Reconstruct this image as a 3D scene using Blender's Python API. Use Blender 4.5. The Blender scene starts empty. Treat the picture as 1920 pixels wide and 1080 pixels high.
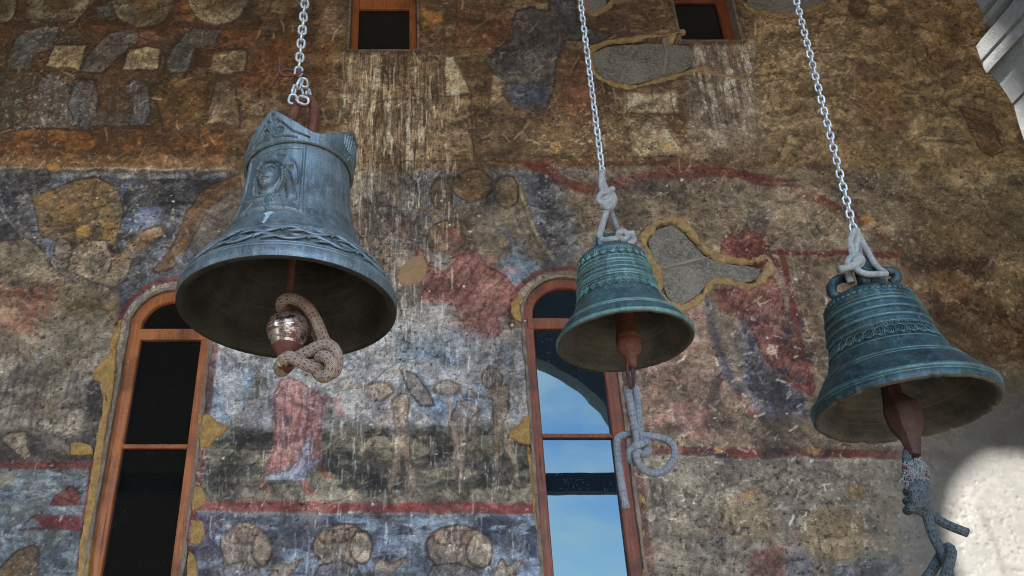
import bpy, bmesh, math, random
import numpy as np
from mathutils import Vector, Matrix, geometry

random.seed(7)
RNG = np.random.default_rng(11)
PI = math.pi
R = math.radians
sc = bpy.context.scene
COL = sc.collection

# ------------------------------------------------------------------ camera
F = 1500.0                       # focal length in photo pixels (1920 wide)
PX, PY = 760.0, 540.0            # principal point in the photo
PITCH = R(27.8)
CP, SP = math.cos(PITCH), math.sin(PITCH)
CZ = 1.6
cam_d = bpy.data.cameras.new('camera')
cam_d.sensor_width = 36.0
cam_d.lens = 36.0 * F / 1920.0
cam_d.shift_x = (960.0 - PX) / 1920.0
cam_d.clip_start = 0.05
cam_d.clip_end = 2000.0
cam = bpy.data.objects.new('camera', cam_d)
cam.location = (0, 0, CZ)
cam.rotation_euler = (R(90) + PITCH, 0, 0)
COL.objects.link(cam)
sc.camera = cam

# ------------------------------------------------------------------ sky, sun, exposure
SUN = Vector((-0.5, -1.0, 0.9)).normalized()      # towards the sun
world = bpy.data.worlds.new('World')
sc.world = world
world.use_nodes = True
wn = world.node_tree
wn.nodes.clear()
w_out = wn.nodes.new('ShaderNodeOutputWorld')
w_bg = wn.nodes.new('ShaderNodeBackground')
w_sky = wn.nodes.new('ShaderNodeTexSky')
w_sky.sky_type = 'NISHITA'
w_sky.sun_disc = False
w_sky.sun_elevation = math.asin(SUN.z)
w_sky.sun_rotation = math.atan2(SUN.x, SUN.y)
w_sky.air_density = 1.0
w_sky.dust_density = 0.3
w_sky.ozone_density = 3.5
w_tc = wn.nodes.new('ShaderNodeTexCoord')
w_map = wn.nodes.new('ShaderNodeMapping')
w_map.inputs['Scale'].default_value = (1.0, 1.0, 2.2)
w_noise = wn.nodes.new('ShaderNodeTexNoise')
w_noise.inputs['Scale'].default_value = 3.4
w_noise.inputs['Detail'].default_value = 8
w_noise.inputs['Roughness'].default_value = 0.58
w_ramp = wn.nodes.new('ShaderNodeMapRange')
w_ramp.inputs['From Min'].default_value = 0.51
w_ramp.inputs['From Max'].default_value = 0.72
w_mix = wn.nodes.new('ShaderNodeMixRGB')
w_mix.inputs['Color2'].default_value = (6.0, 6.6, 7.2, 1)
wn.links.new(w_tc.outputs['Generated'], w_map.inputs['Vector'])
wn.links.new(w_map.outputs['Vector'], w_noise.inputs['Vector'])
w_sep = wn.nodes.new('ShaderNodeSeparateXYZ')
wn.links.new(w_tc.outputs['Generated'], w_sep.inputs[0])
w_lo = wn.nodes.new('ShaderNodeMath'); w_lo.operation = 'MULTIPLY_ADD'       # more cloud towards the horizon
w_lo.inputs[1].default_value = -0.42; w_lo.inputs[2].default_value = 0.15
wn.links.new(w_sep.outputs[2], w_lo.inputs[0])
w_add = wn.nodes.new('ShaderNodeMath'); w_add.operation = 'ADD'
wn.links.new(w_lo.outputs[0], w_add.inputs[0]); wn.links.new(w_noise.outputs['Fac'], w_add.inputs[1])
wn.links.new(w_add.outputs[0], w_ramp.inputs['Value'])
wn.links.new(w_ramp.outputs['Result'], w_mix.inputs['Fac'])
wn.links.new(w_sky.outputs['Color'], w_mix.inputs['Color1'])
wn.links.new(w_mix.outputs['Color'], w_bg.inputs['Color'])
wn.links.new(w_bg.outputs['Background'], w_out.inputs['Surface'])
w_bg.inputs['Strength'].default_value = 0.15

sun_d = bpy.data.lights.new('sun', 'SUN')
sun_d.energy = 2.3
sun_d.angle = R(0.55)
sun_d.color = (1.0, 0.95, 0.88)
sun = bpy.data.objects.new('sun', sun_d)
sun.rotation_euler = (-SUN).to_track_quat('-Z', 'Y').to_euler()
sun.location = (0, -6, 14)
COL.objects.link(sun)

sc.view_settings.view_transform = 'Standard'
sc.view_settings.look = 'None'
sc.view_settings.gamma = 1.0
sc.view_settings.use_curve_mapping = False
sc.view_settings.exposure = 2.6
sc.render.engine = 'CYCLES'
sc.cycles.use_denoising = True
sc.cycles.denoising_prefilter = 'NONE'
sc.cycles.filter_width = 1.0
sc.cycles.max_bounces = 8
sc.cycles.diffuse_bounces = 5
sc.cycles.glossy_bounces = 4
sc.cycles.sample_clamp_indirect = 6.0

# ------------------------------------------------------------------ helpers
WY = 5.0                          # the painted wall's plane
BY = 1.7                          # the plane the bells hang in


def at(px, py, Y=WY):
    """photo pixel -> point on the vertical plane y = Y"""
    a, b = (px - PX) / F, (PY - py) / F
    t = Y / (CP - b * SP)
    return Vector((a * t, Y, CZ + t * (SP + b * CP)))


def lin(c):
    c = np.asarray(c, dtype=float) / 255.0
    return np.where(c <= 0.04045, c / 12.92, ((c + 0.055) / 1.055) ** 2.4)


def L4(r, g, b, k=1.0):
    c = lin((r, g, b)) * k
    return (float(c[0]), float(c[1]), float(c[2]), 1.0)


def tag(o, label=None, cat=None, group=None, kind=None):
    if label: o['label'] = label
    if cat: o['category'] = cat
    if group: o['group'] = group
    if kind: o['kind'] = kind
    return o


def empty(name, loc, parent=None):
    o = bpy.data.objects.new(name, None)
    o.location = loc
    o.empty_display_size = 0.1
    if parent: o.parent = parent
    COL.objects.link(o)
    return o


def link_mesh(name, me, m, parent=None, smooth=True):
    if m is not None: me.materials.append(m)
    if smooth:
        me.polygons.foreach_set('use_smooth', [True] * len(me.polygons))
    o = bpy.data.objects.new(name, me)
    COL.objects.link(o)
    if parent is not None:
        o.parent = parent
        o.matrix_parent_inverse = Matrix.Identity(4)
    return o


class MB:
    """collects vertices / faces (with uv) and links them as ONE mesh object.  org = world point that becomes the origin"""
    def __init__(s, org=(0, 0, 0)):
        s.v, s.f, s.uv, s.org = [], [], {}, Vector(org)

    def add(s, vs, fs, uvs=None):
        n = len(s.v)
        s.v += [tuple(Vector(v) - s.org) for v in vs]
        for i, f in enumerate(fs):
            if uvs is not None: s.uv[len(s.f)] = uvs[i]
            s.f.append(tuple(n + k for k in f))
        return s

    def box(s, x0, x1, y0, y1, z0, z1):
        return s.add([(x0, y0, z0), (x1, y0, z0), (x1, y1, z0), (x0, y1, z0), (x0, y0, z1), (x1, y0, z1), (x1, y1, z1), (x0, y1, z1)],
                     [(0, 3, 2, 1), (4, 5, 6, 7), (0, 1, 5, 4), (1, 2, 6, 5), (2, 3, 7, 6), (3, 0, 4, 7)])

    def tube(s, pts, rad, sides=12, closed=False, caps=True, squash=1.0):
        pts = [Vector(p) for p in pts]
        n = len(pts)
        rads = rad if isinstance(rad, (list, tuple)) else [rad] * n
        tans = []
        for i in range(n):
            a = pts[(i - 1) % n] if (closed or i > 0) else pts[i]
            b = pts[(i + 1) % n] if (closed or i < n - 1) else pts[i]
            d = b - a
            tans.append(d.normalized() if d.length > 1e-9 else Vector((0, 0, 1)))
        ref = Vector((0, 1, 0)) if abs(tans[0].y) < 0.9 else Vector((1, 0, 0))
        nrm = (ref - tans[0] * ref.dot(tans[0])).normalized()
        vs, lens, acc = [], [], 0.0
        for i in range(n):
            if i:
                acc += (pts[i] - pts[i - 1]).length
                q = tans[i - 1].rotation_difference(tans[i])
                nrm = (q @ nrm)
                nrm = (nrm - tans[i] * nrm.dot(tans[i])).normalized()
            bi = tans[i].cross(nrm)
            lens.append(acc)
            for k in range(sides):
                a = 2 * PI * k / sides
                vs.append(pts[i] + (nrm * math.cos(a) + bi * math.sin(a) * squash) * rads[i])
        fs, uvs = [], []
        rng = n if closed else n - 1
        for i in range(rng):
            j = (i + 1) % n
            u0, u1 = lens[i], (lens[j] if j else acc + (pts[0] - pts[-1]).length)
            for k in range(sides):
                l = (k + 1) % sides
                fs.append((i * sides + k, i * sides + l, j * sides + l, j * sides + k))
                uvs.append(((u0, k / sides), (u0, (k + 1) / sides), (u1, (k + 1) / sides), (u1, k / sides)))
        if caps and not closed:
            fs.append(tuple(reversed(range(sides))))
            uvs.append(tuple((0, 0) for _ in range(sides)))
            fs.append(tuple((n - 1) * sides + k for k in range(sides)))
            uvs.append(tuple((0, 0) for _ in range(sides)))
        return s.add(vs, fs, uvs)

    def lathe(s, prof, seg=48, center=(0, 0, 0), axis=None, wob=None):
        """prof: (r, z) from one end to the other"""
        c = Vector(center)
        vs = []
        rot = Matrix.Identity(3) if axis is None else Vector((0, 0, 1)).rotation_difference(Vector(axis).normalized()).to_matrix()
        for i, (r, z) in enumerate(prof):
            for k in range(seg):
                a = 2 * PI * k / seg
                dr, dz = wob(i, a) if wob else (0, 0)
                vs.append(c + rot @ Vector(((r + dr) * math.sin(a), -(r + dr) * math.cos(a), z + dz)))
        fs = []
        for i in range(len(prof) - 1):
            for k in range(seg):
                l = (k + 1) % seg
                fs.append((i * seg + k, i * seg + l, (i + 1) * seg + l, (i + 1) * seg + k))
        return s.add(vs, fs)

    def build(s, name, m, parent=None, smooth=True, fix=False):
        me = bpy.data.meshes.new(name)
        me.from_pydata(s.v, [], s.f)
        if s.uv:
            lay = me.uv_layers.new(name='UVMap')
            flat = []
            for i, f in enumerate(s.f):
                u = s.uv.get(i, [(0, 0)] * len(f))
                for q in u: flat += [q[0], q[1]]
            lay.data.foreach_set('uv', flat)
        if fix:
            bm = bmesh.new(); bm.from_mesh(me)
            bmesh.ops.remove_doubles(bm, verts=bm.verts, dist=1e-6)
            bmesh.ops.recalc_face_normals(bm, faces=bm.faces)
            bm.to_mesh(me); bm.free()
        o = link_mesh(name, me, m, parent, smooth)
        o.location = s.org if parent is None else (s.org - world_loc(parent))
        return o


def world_loc(o):
    p = Vector(o.location)
    while o.parent:
        o = o.parent
        p = p + Vector(o.location)
    return p


def spline(pts, step=0.006, closed=False):
    """Catmull-Rom through pts, resampled"""
    P = [Vector(p) for p in pts]
    n = len(P)
    out = []
    segs = n if closed else n - 1
    for i in range(segs):
        p0 = P[(i - 1) % n] if (closed or i > 0) else P[0] * 2 - P[1]
        p1, p2 = P[i], P[(i + 1) % n]
        p3 = P[(i + 2) % n] if (closed or i + 2 < n) else P[-1] * 2 - P[-2]
        k = max(2, int((p2 - p1).length / step))
        for j in range(k):
            t = j / k
            out.append(0.5 * ((2 * p1) + (p2 - p0) * t + (2 * p0 - 5 * p1 + 4 * p2 - p3) * t * t + (3 * p1 - p0 - 3 * p2 + p3) * t ** 3))
    if not closed: out.append(P[-1])
    return out


# ------------------------------------------------------------------ materials
class NT:
    def __init__(s, name):
        s.m = bpy.data.materials.new(name)
        s.m.use_nodes = True
        s.t = s.m.node_tree
        s.b = s.t.nodes['Principled BSDF']

    def n(s, kind, **kw):
        nd = s.t.nodes.new(kind)
        for k, v in kw.items():
            if k.startswith('_'): setattr(nd, k[1:], v)
            else: s.put(nd, k, v)
        return nd

    def put(s, nd, k, v):
        key = int(k[1:]) if k[0] == 'i' and k[1:].isdigit() else k.replace('_', ' ')
        if hasattr(v, 'is_output'): s.t.links.new(v, nd.inputs[key])
        else: nd.inputs[key].default_value = v

    def math(s, op, a, b=0.0):
        nd = s.t.nodes.new('ShaderNodeMath'); nd.operation = op
        s.put(nd, 'i0', a); s.put(nd, 'i1', b)
        return nd.outputs[0]

    def mix(s, fac, a, b, mode='MIX'):
        nd = s.t.nodes.new('ShaderNodeMixRGB'); nd.blend_type = mode
        s.put(nd, 'i0', fac); s.put(nd, 'i1', a); s.put(nd, 'i2', b)
        return nd.outputs[0]

    def rng(s, v, a, b, c=0.0, d=1.0):
        nd = s.t.nodes.new('ShaderNodeMapRange')
        s.put(nd, 'i0', v)
        for i, q in enumerate((a, b, c, d)): nd.inputs[i + 1].default_value = q
        return nd.outputs[0]

    def coord(s, scale=(1, 1, 1), which='Object'):
        tc = s.n('ShaderNodeTexCoord')
        mp = s.n('ShaderNodeMapping')
        s.t.links.new(tc.outputs[which], mp.inputs['Vector'])
        mp.inputs['Scale'].default_value = scale
        return mp.outputs[0]

    def noise(s, vec, scale, detail=5, rough=0.6, dist=0.0):
        nd = s.n('ShaderNodeTexNoise', Vector=vec, Scale=scale, Detail=detail, Roughness=rough, Distortion=dist)
        return nd.outputs['Fac']

    def out(s, color=None, rough=None, metal=None, bump=None, strength=0.3, dist=0.004):
        if color is not None: s.put(s.b, 'Base Color', color)
        if rough is not None: s.put(s.b, 'Roughness', rough)
        if metal is not None: s.put(s.b, 'Metallic', metal)
        if bump is not None:
            bp = s.n('ShaderNodeBump', Strength=strength, Distance=dist, Height=bump)
            s.t.links.new(bp.outputs[0], s.b.inputs['Normal'])
        return s.m


def m_plain(name, c1, c2, scale=6.0, rough=0.85, bump=0.3, fine=60.0):
    t = NT(name)
    v = t.coord()
    n1 = t.noise(v, scale, 8, 0.65)
    n2 = t.noise(v, fine, 4, 0.7)
    f = t.rng(t.math('ADD', t.math('MULTIPLY', n1, 0.7), t.math('MULTIPLY', n2, 0.3)), 0.36, 0.64)
    return t.out(t.mix(f, c1, c2), rough, None, t.math('ADD', n1, n2), bump, 0.01)


def m_wood(name, dark, mid, light):
    t = NT(name)
    v = t.coord((30, 30, 1.6))
    n1 = t.noise(v, 1.0, 6, 0.65, 1.2)
    v2 = t.coord((90, 90, 3))
    n2 = t.noise(v2, 1.0, 5, 0.7)
    n3 = t.noise(t.coord((4, 4, 4)), 1.0, 4, 0.6)
    n4 = t.noise(t.coord((60, 60, 60)), 1.0, 3, 0.6)
    c = t.mix(t.rng(n1, 0.35, 0.65), mid, light)
    c = t.mix(t.rng(n2, 0.56, 0.68), c, dark)
    c = t.mix(t.math('MULTIPLY', t.rng(n3, 0.45, 0.7), 0.75), c, dark)
    c = t.mix(t.math('MULTIPLY', t.rng(n4, 0.62, 0.7), 0.6), c, (light[0] * 1.5, light[1] * 1.6, light[2] * 1.8, 1))
    return t.out(c, t.rng(n2, 0.3, 0.7, 0.35, 0.65), None, t.math('ADD', n1, n2), 0.35, 0.004)


def m_patina(name, base, dark, pale, brown, metal=0.35, rough=0.48, streak=1.0):
    t = NT(name)
    v = t.coord()
    big = t.noise(v, 9, 8, 0.65)
    mid = t.noise(v, 38, 8, 0.7)
    fine = t.noise(v, 190, 4, 0.7)
    st = t.noise(t.coord((70, 70, 7)), 1.0, 6, 0.7)
    c = t.mix(t.rng(t.math('ADD', t.math('MULTIPLY', big, .6), t.math('MULTIPLY', mid, .4)), 0.38, 0.6), dark, base)
    c = t.mix(t.math('MULTIPLY', t.rng(st, 0.48, 0.72), 0.75 * streak), c, pale)
    c = t.mix(t.math('MULTIPLY', t.rng(mid, 0.52, 0.68), 0.55), c, dark)
    c = t.mix(t.math('MULTIPLY', t.rng(fine, 0.56, 0.7), 0.6), c, pale)
    bb = t.noise(t.coord((1, 1, 1)), 16, 6, 0.7, 0.8)
    c = t.mix(t.math('MULTIPLY', t.rng(bb, 0.52, 0.68), 0.6), c, brown)
    h = t.math('ADD', t.math('MULTIPLY', mid, 0.6), t.math('MULTIPLY', fine, 0.5))
    return t.out(c, t.rng(mid, 0.3, 0.7, rough - 0.12, rough + 0.2), metal, h, 0.5, 0.004)


def m_rope(name, c1, c2, fleck, nfleck=0.3, f=330.0):
    t = NT(name)
    tc = t.n('ShaderNodeTexCoord')
    sp = t.n('ShaderNodeSeparateXYZ')
    t.t.links.new(tc.outputs['UV'], sp.inputs[0])
    u, v = sp.outputs[0], sp.outputs[1]
    a = t.math('SINE', t.math('ADD', t.math('MULTIPLY', u, f * 2 * PI / 2.2), t.math('MULTIPLY', v, 2 * PI * 8)))
    b = t.math('SINE', t.math('SUBTRACT', t.math('MULTIPLY', u, f * 2 * PI / 2.2), t.math('MULTIPLY', v, 2 * PI * 8)))
    br = t.math('ABSOLUTE', t.math('MULTIPLY', a, b))
    nz = t.noise(t.coord(), 55, 6, 0.7)
    nf = t.noise(t.coord(), 420, 3, 0.7)
    c = t.mix(t.rng(nz, 0.35, 0.65), c1, c2)
    c = t.mix(t.math('MULTIPLY', t.rng(br, 0.35, 0.0), 0.6), c, (c2[0] * .3, c2[1] * .3, c2[2] * .3, 1))
    a2 = t.math('SINE', t.math('ADD', t.math('MULTIPLY', u, 2 * PI * 46), t.math('MULTIPLY', v, 2 * PI * 5)))
    b2 = t.math('SINE', t.math('SUBTRACT', t.math('MULTIPLY', u, 2 * PI * 46), t.math('MULTIPLY', v, 2 * PI * 5)))
    fl = t.math('MULTIPLY', t.rng(t.math('MULTIPLY', a2, b2), 0.5, 0.68), t.rng(nz, 0.35, 0.5))
    c = t.mix(t.math('MULTIPLY', fl, nfleck), c, fleck)
    return t.out(c, 0.9, None, t.math('ADD', br, t.math('MULTIPLY', nf, 0.5)), 0.8, 0.003)


M = {}
M['stucco'] = m_plain('pale_stucco', (0.42, 0.37, 0.30, 1), (0.54, 0.48, 0.40, 1), 2.0)
M['paving'] = m_plain('stone_paving', (0.25, 0.21, 0.155, 1), (0.34, 0.29, 0.22, 1), 1.2)
M['ceiling'] = m_plain('pale_plaster_vault', (0.50, 0.45, 0.37, 1), (0.62, 0.57, 0.48, 1), 2.0)  # unseen ceiling made pale to bounce light onto the upper wall
M['beam'] = m_wood('dark_beam_timber', (0.02, 0.014, 0.01, 1), (0.05, 0.033, 0.022, 1), (0.08, 0.055, 0.04, 1))
M['frame_light'] = m_wood('orange_pine', (0.08, 0.024, 0.010, 1), (0.38, 0.105, 0.027, 1), (0.52, 0.18, 0.055, 1))
M['frame_dark'] = m_wood('red_brown_pine', (0.030, 0.009, 0.006, 1), (0.17, 0.040, 0.014, 1), (0.29, 0.075, 0.026, 1))
M['mortar'] = m_plain('ochre_mortar', (0.32, 0.18, 0.058, 1), (0.66, 0.42, 0.155, 1), 22.0, 0.92, 0.9, 90)
M['mortar_line'] = m_plain('yellow_lime_border', (0.30, 0.185, 0.075, 1), (0.64, 0.45, 0.21, 1), 20.0, 0.92, 0.9, 80)
M['mortar_pale'] = m_plain('pale_orange_mortar', (0.32, 0.20, 0.11, 1), (0.48, 0.31, 0.17, 1), 9.0, 0.9, 0.4, 45)
M['reveal'] = m_plain('broken_plaster_edge', (0.12, 0.085, 0.06, 1), (0.36, 0.30, 0.24, 1), 14.0, 0.9, 0.6, 70)
M['pier'] = m_plain('pale_tuff', (0.20, 0.215, 0.22, 1), (0.36, 0.37, 0.37, 1), 7.0, 0.9, 0.7, 90)
M['bronze1'] = m_patina('blue_grey_bronze', L4(124, 141, 147), L4(70, 82, 88), L4(176, 190, 188), L4(108, 98, 80), 0.45, 0.42, 0.7)
M['bronze1w'] = m_patina('worn_lit_blue_grey_bronze', L4(134, 150, 158), L4(96, 108, 116), L4(170, 184, 188), L4(120, 110, 96), 0.45, 0.4, 0.5)  # paler for raised parts: wear plus highlights put into the colour
M['bronze2'] = m_patina('teal_bronze', L4(74, 105, 108), L4(42, 60, 64), L4(130, 160, 156), L4(78, 72, 58), 0.35, 0.46, 0.7)
M['bronze2w'] = m_patina('worn_lit_teal_bronze', L4(116, 156, 150), L4(68, 98, 98), L4(160, 190, 180), L4(100, 94, 76), 0.35, 0.42, 0.5)
M['bronze3'] = m_patina('dark_teal_bronze', L4(52, 78, 85), L4(27, 40, 46), L4(100, 130, 132), L4(62, 58, 48), 0.35, 0.45, 0.7)
M['bronze3w'] = m_patina('worn_lit_dark_teal_bronze', L4(82, 118, 118), L4(46, 68, 72), L4(120, 152, 150), L4(80, 76, 62), 0.35, 0.42, 0.5)
M['rust'] = m_plain('rusty_iron', (0.07, 0.022, 0.012, 1), (0.20, 0.065, 0.033, 1), 30.0, 0.7, 0.35, 160)
M['rust_dark'] = m_plain('dark_rusty_iron', (0.022, 0.009, 0.006, 1), (0.085, 0.030, 0.015, 1), 26.0, 0.65, 0.35, 160)
M['rust_red'] = m_plain('red_primer_rust', (0.10, 0.028, 0.017, 1), (0.19, 0.058, 0.036, 1), 30.0, 0.6, 0.2, 160)
M['rope1'] = m_rope('beige_red_flecked_rope', (0.60, 0.47, 0.36, 1), (0.42, 0.30, 0.22, 1), (0.20, 0.03, 0.025, 1), 0.85)
M['rope2'] = m_rope('grey_white_rope', (0.46, 0.47, 0.48, 1), (0.30, 0.32, 0.34, 1), (0.07, 0.10, 0.14, 1), 0.7, 400)
M['rope_white'] = m_rope('off_white_rope', (0.68, 0.68, 0.63, 1), (0.46, 0.46, 0.43, 1), (0.2, 0.2, 0.2, 1), 0.3, 400)
M['rope3'] = m_rope('dark_grey_rope', (0.14, 0.165, 0.17, 1), (0.08, 0.10, 0.105, 1), (0.012, 0.015, 0.018, 1), 0.9, 300)
M['fray'] = m_plain('frayed_fibre', (0.17, 0.18, 0.18, 1), (0.30, 0.30, 0.28, 1), 60)
M['fray_red'] = m_plain('red_fibre', (0.16, 0.02, 0.02, 1), (0.24, 0.04, 0.035, 1), 60)


def m_galv():
    t = NT('galvanised_steel')
    v = t.coord()
    n1 = t.noise(v, 160, 5, 0.7)
    oi = t.n('ShaderNodeObjectInfo')
    n2 = t.noise(t.n('ShaderNodeNewGeometry').outputs['Position'], 24, 5, 0.7)
    c = t.mix(t.rng(n1, 0.35, 0.65), (0.46, 0.51, 0.52, 1), (0.78, 0.83, 0.84, 1))
    c = t.mix(t.math('MULTIPLY', oi.outputs['Random'], 0.3), c, (0.36, 0.38, 0.37, 1))
    c = t.mix(t.math('MULTIPLY', t.rng(n2, 0.54, 0.7), 0.7), c, (0.22, 0.15, 0.10, 1))
    return t.out(c, 0.4, 0.5, n1, 0.3, 0.001)


def m_chrome():
    t = NT('worn_chrome')
    v = t.coord((60, 60, 200))
    n1 = t.noise(v, 1.0, 6, 0.7)
    n2 = t.noise(t.coord((1, 1, 2.2)), 26, 7, 0.75)
    fac = t.rng(n2, 0.47, 0.55)
    c = t.mix(fac, (0.62, 0.55, 0.51, 1), (0.15, 0.055, 0.036, 1))
    t.put(t.b, 'Metallic', t.math('SUBTRACT', 1.0, fac))
    return t.out(c, t.math('ADD', t.rng(n1, 0.3, 0.7, 0.16, 0.34), t.math('MULTIPLY', fac, 0.4)), None, n1, 0.06, 0.001)


def m_glass(name, tint=(0.006, 0.006, 0.006, 1), ior=1.5, dirt=0.5, spec=(1, 1, 1, 1)):
    t = NT(name)
    v = t.coord((1, 1, 1))
    n1 = t.noise(v, 70, 5, 0.75)
    st = t.noise(t.coord((120, 120, 14)), 1.0, 4, 0.7)
    lo = t.noise(v, 5, 4, 0.6)
    spots = t.math('MULTIPLY', t.rng(n1, 0.63, 0.72), t.rng(lo, 0.42, 0.62))
    sc_ = t.math('MULTIPLY', t.rng(st, 0.64, 0.75), t.rng(lo, 0.45, 0.6))
    f = t.math('MULTIPLY', t.math('MAXIMUM', spots, t.math('MULTIPLY', sc_, 0.5)), dirt)
    c = t.mix(f, tint, (0.13, 0.14, 0.14, 1))
    t.put(t.b, 'IOR', ior)
    t.b.inputs['Specular Tint'].default_value = spec
    wav = t.noise(v, 3.0, 2, 0.5)
    return t.out(c, t.math('ADD', 0.015, t.math('MULTIPLY', f, 0.6)), None, wav, 0.05, 0.012)


M['galv'] = m_galv()
M['chrome'] = m_chrome()
M['glass_dark'] = m_glass('dark_dusty_glass', (0.007, 0.008, 0.008, 1), 1.45, 0.8)
M['glass_sky'] = m_glass('dirty_mirror_glass', (0.010, 0.018, 0.028, 1), 1.8, 1.3, (0.55, 0.86, 1.0, 1))


def m_inner(g=1.0):  # shade inside the bells is put into the dark base colour
    t = NT('bell_inside')
    v = t.coord()
    ring = t.noise(t.coord((3, 3, 160)), 1.0, 4, 0.6)
    n1 = t.noise(v, 14, 6, 0.7)
    n2 = t.noise(v, 120, 3, 0.7)
    c = t.mix(t.rng(n1, 0.4, 0.62), (0.018, 0.018, 0.015, 1), (0.050, 0.044, 0.032, 1))
    c = t.mix(t.math('MULTIPLY', t.rng(ring, 0.5, 0.65), 0.5), c, (0.075, 0.058, 0.038, 1))
    c = t.mix(t.math('MULTIPLY', t.rng(n2, 0.6, 0.7), 0.5), c, (0.07, 0.085, 0.075, 1))
    c = t.mix(1.0, c, (g, g, g * .95, 1), 'MULTIPLY')
    return t.out(c, 0.62, 0.15, t.math('ADD', ring, n2), 0.3, 0.002)


M['inner'] = m_inner()
M['inner_pale'] = m_inner(1.9)  # lighter copy: light reaching these two insides is put into the colour
M['inner_pale'].name = 'bell_inside_lit'


def m_stone(name, c1, c2):
    t = NT(name)
    v = t.coord()
    g = t.noise(v, 42, 6, 0.85)
    g2 = t.noise(v, 130, 3, 0.8)
    b = t.noise(v, 6, 5, 0.65)
    sm = t.noise(t.coord((7, 7, 2.5)), 1.0, 5, 0.7)
    c = t.mix(t.rng(b, 0.38, 0.62), c1, c2)
    c = t.mix(t.math('MULTIPLY', t.rng(g, 0.47, 0.62), 0.8), c, (c2[0] * 1.8, c2[1] * 1.75, c2[2] * 1.65, 1))
    c = t.mix(t.math('MULTIPLY', t.rng(g2, 0.52, 0.62), 0.75), c, (c1[0] * .35, c1[1] * .35, c1[2] * .35, 1))
    c = t.mix(t.math('MULTIPLY', t.rng(sm, 0.55, 0.7), 0.55), c, (.42, .39, .34, 1))
    return t.out(c, 0.9, None, t.math('ADD', g, g2), 0.9, 0.012)


M['stone'] = m_stone('grey_andesite', L4(98, 95, 89, 1.6), L4(126, 122, 114, 1.6))
M['joint'] = m_plain('pale_joint', (0.26, 0.23, 0.19, 1), (0.38, 0.34, 0.28, 1), 20)

# ------------------------------------------------------------------ the porch: ground, arcade, roof, added end walls, tie beam
g = MB((0, 0, 0))
g.add([(-400, -400, 0), (400, -400, 0), (400, 400, 0), (-400, 400, 0)], [(0, 1, 2, 3)])
tag(g.build('ground', M['paving'], None, False), 'pale stone paving of the porch and yard', kind='structure')


def arch_pts(cx, r, zs, z0=0.02, n=20):
    p = [(cx - r, z0)]
    p += [(cx - r * math.cos(PI * i / n), zs + r * math.sin(PI * i / n)) for i in range(n + 1)]
    p.append((cx + r, z0))
    return p


# light opening high in the arcade: its outline is that of the sun patch carried back along the sun
patch = [(3.30, 1.2)]
for i in range(17):
    a = PI - (PI / 2) * i / 16
    patch.append((3.95 + 0.65 * math.cos(a), 2.42 + 0.65 * math.sin(a)))
patch += [(3.965, 3.04), (3.955, 2.8), (3.965, 2.5), (3.99, 1.9), (4.02, 1.2)]
AY = -2.5


def carry(p, y):
    k = (WY - y)
    return (p[0] - 0.5 * k, p[1] + 0.9 * k)


def wall_with_holes(x0, x1, z0, z1, yf, yb, holes_f, holes_b, name, m, parent):
    mb = MB()
    vs, fs = [], []
    for y, hs in ((yf, holes_f), (yb, holes_b)):
        loops = [[(x0, z0), (x1, z0), (x1, z1), (x0, z1)]] + hs
        flat = [p for l in loops for p in l]
        tris = geometry.tessellate_polygon([[Vector((p[0], p[1], 0)) for p in l] for l in loops])
        mb.add([(p[0], y, p[1]) for p in flat], [tuple(t) for t in tris])
    for lf, lb in zip([[(x0, z0), (x1, z0), (x1, z1), (x0, z1)]] + holes_f, [[(x0, z0), (x1, z0), (x1, z1), (x0, z1)]] + holes_b):
        n = len(lf)
        mb.add([(p[0], yf, p[1]) for p in lf] + [(p[0], yb, p[1]) for p in lb], [(i, (i + 1) % n, n + (i + 1) % n, n + i) for i in range(n)])
    return mb.build(name, m, parent, False)


arc = empty('porch_arcade', (0, AY, 0))
tag(arc, 'pale plastered arcade wall with open arches facing the painted wall', 'arcade')
A1, A2 = arch_pts(1.37, 2.37, 4.7), arch_pts(-6.95, 1.8, 4.7)  # second arch lies out of view, added to let in more light
oc_f, oc_b = [carry(p, AY) for p in patch], [carry(p, AY - 0.45) for p in patch]
wall_with_holes(-9.2, 8.2, 0.0, 10.5, AY, AY - 0.45, [A1, A2, oc_f], [A1, A2, oc_b], 'arch_wall', M['stucco'], arc)

for nm, x0, x1, lab in (('added_end_wall', -9.5, -9.2, 'unseen plain wall added at the left end to shut out light'), ('added_end_wall', 8.2, 8.5, 'unseen plain wall added at the right end to shut out light')):
    mb = MB((0.5 * (x0 + x1), 1.2, 0)).box(x0, x1, AY - 0.45, 5.4, 0.0, 10.5)  # unseen walls added so light enters by the arches alone
    tag(mb.build(nm, M['stucco'], None, False), lab, 'wall')
mb = MB((0, 1.2, 10.5)).box(-9.5, 8.5, AY - 0.8, 5.6, 10.5, 10.7)
tag(mb.build('porch_roof', M['ceiling'], None, False), 'pale plastered ceiling high over the porch', 'roof')
mb = MB((0, BY, 3.6)).box(-3.2, 3.6, BY - 0.08, BY + 0.1, 3.6, 3.8)
tag(mb.build('bell_beam', M['beam'], None, False), 'dark timber beam above the bells that their chains hang from', 'beam')

# ------------------------------------------------------------------ the painted wall
church = empty('church_wall', (0, WY, 0))
tag(church, 'tall church wall covered in worn frescoes behind the three bells', 'wall')

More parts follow.
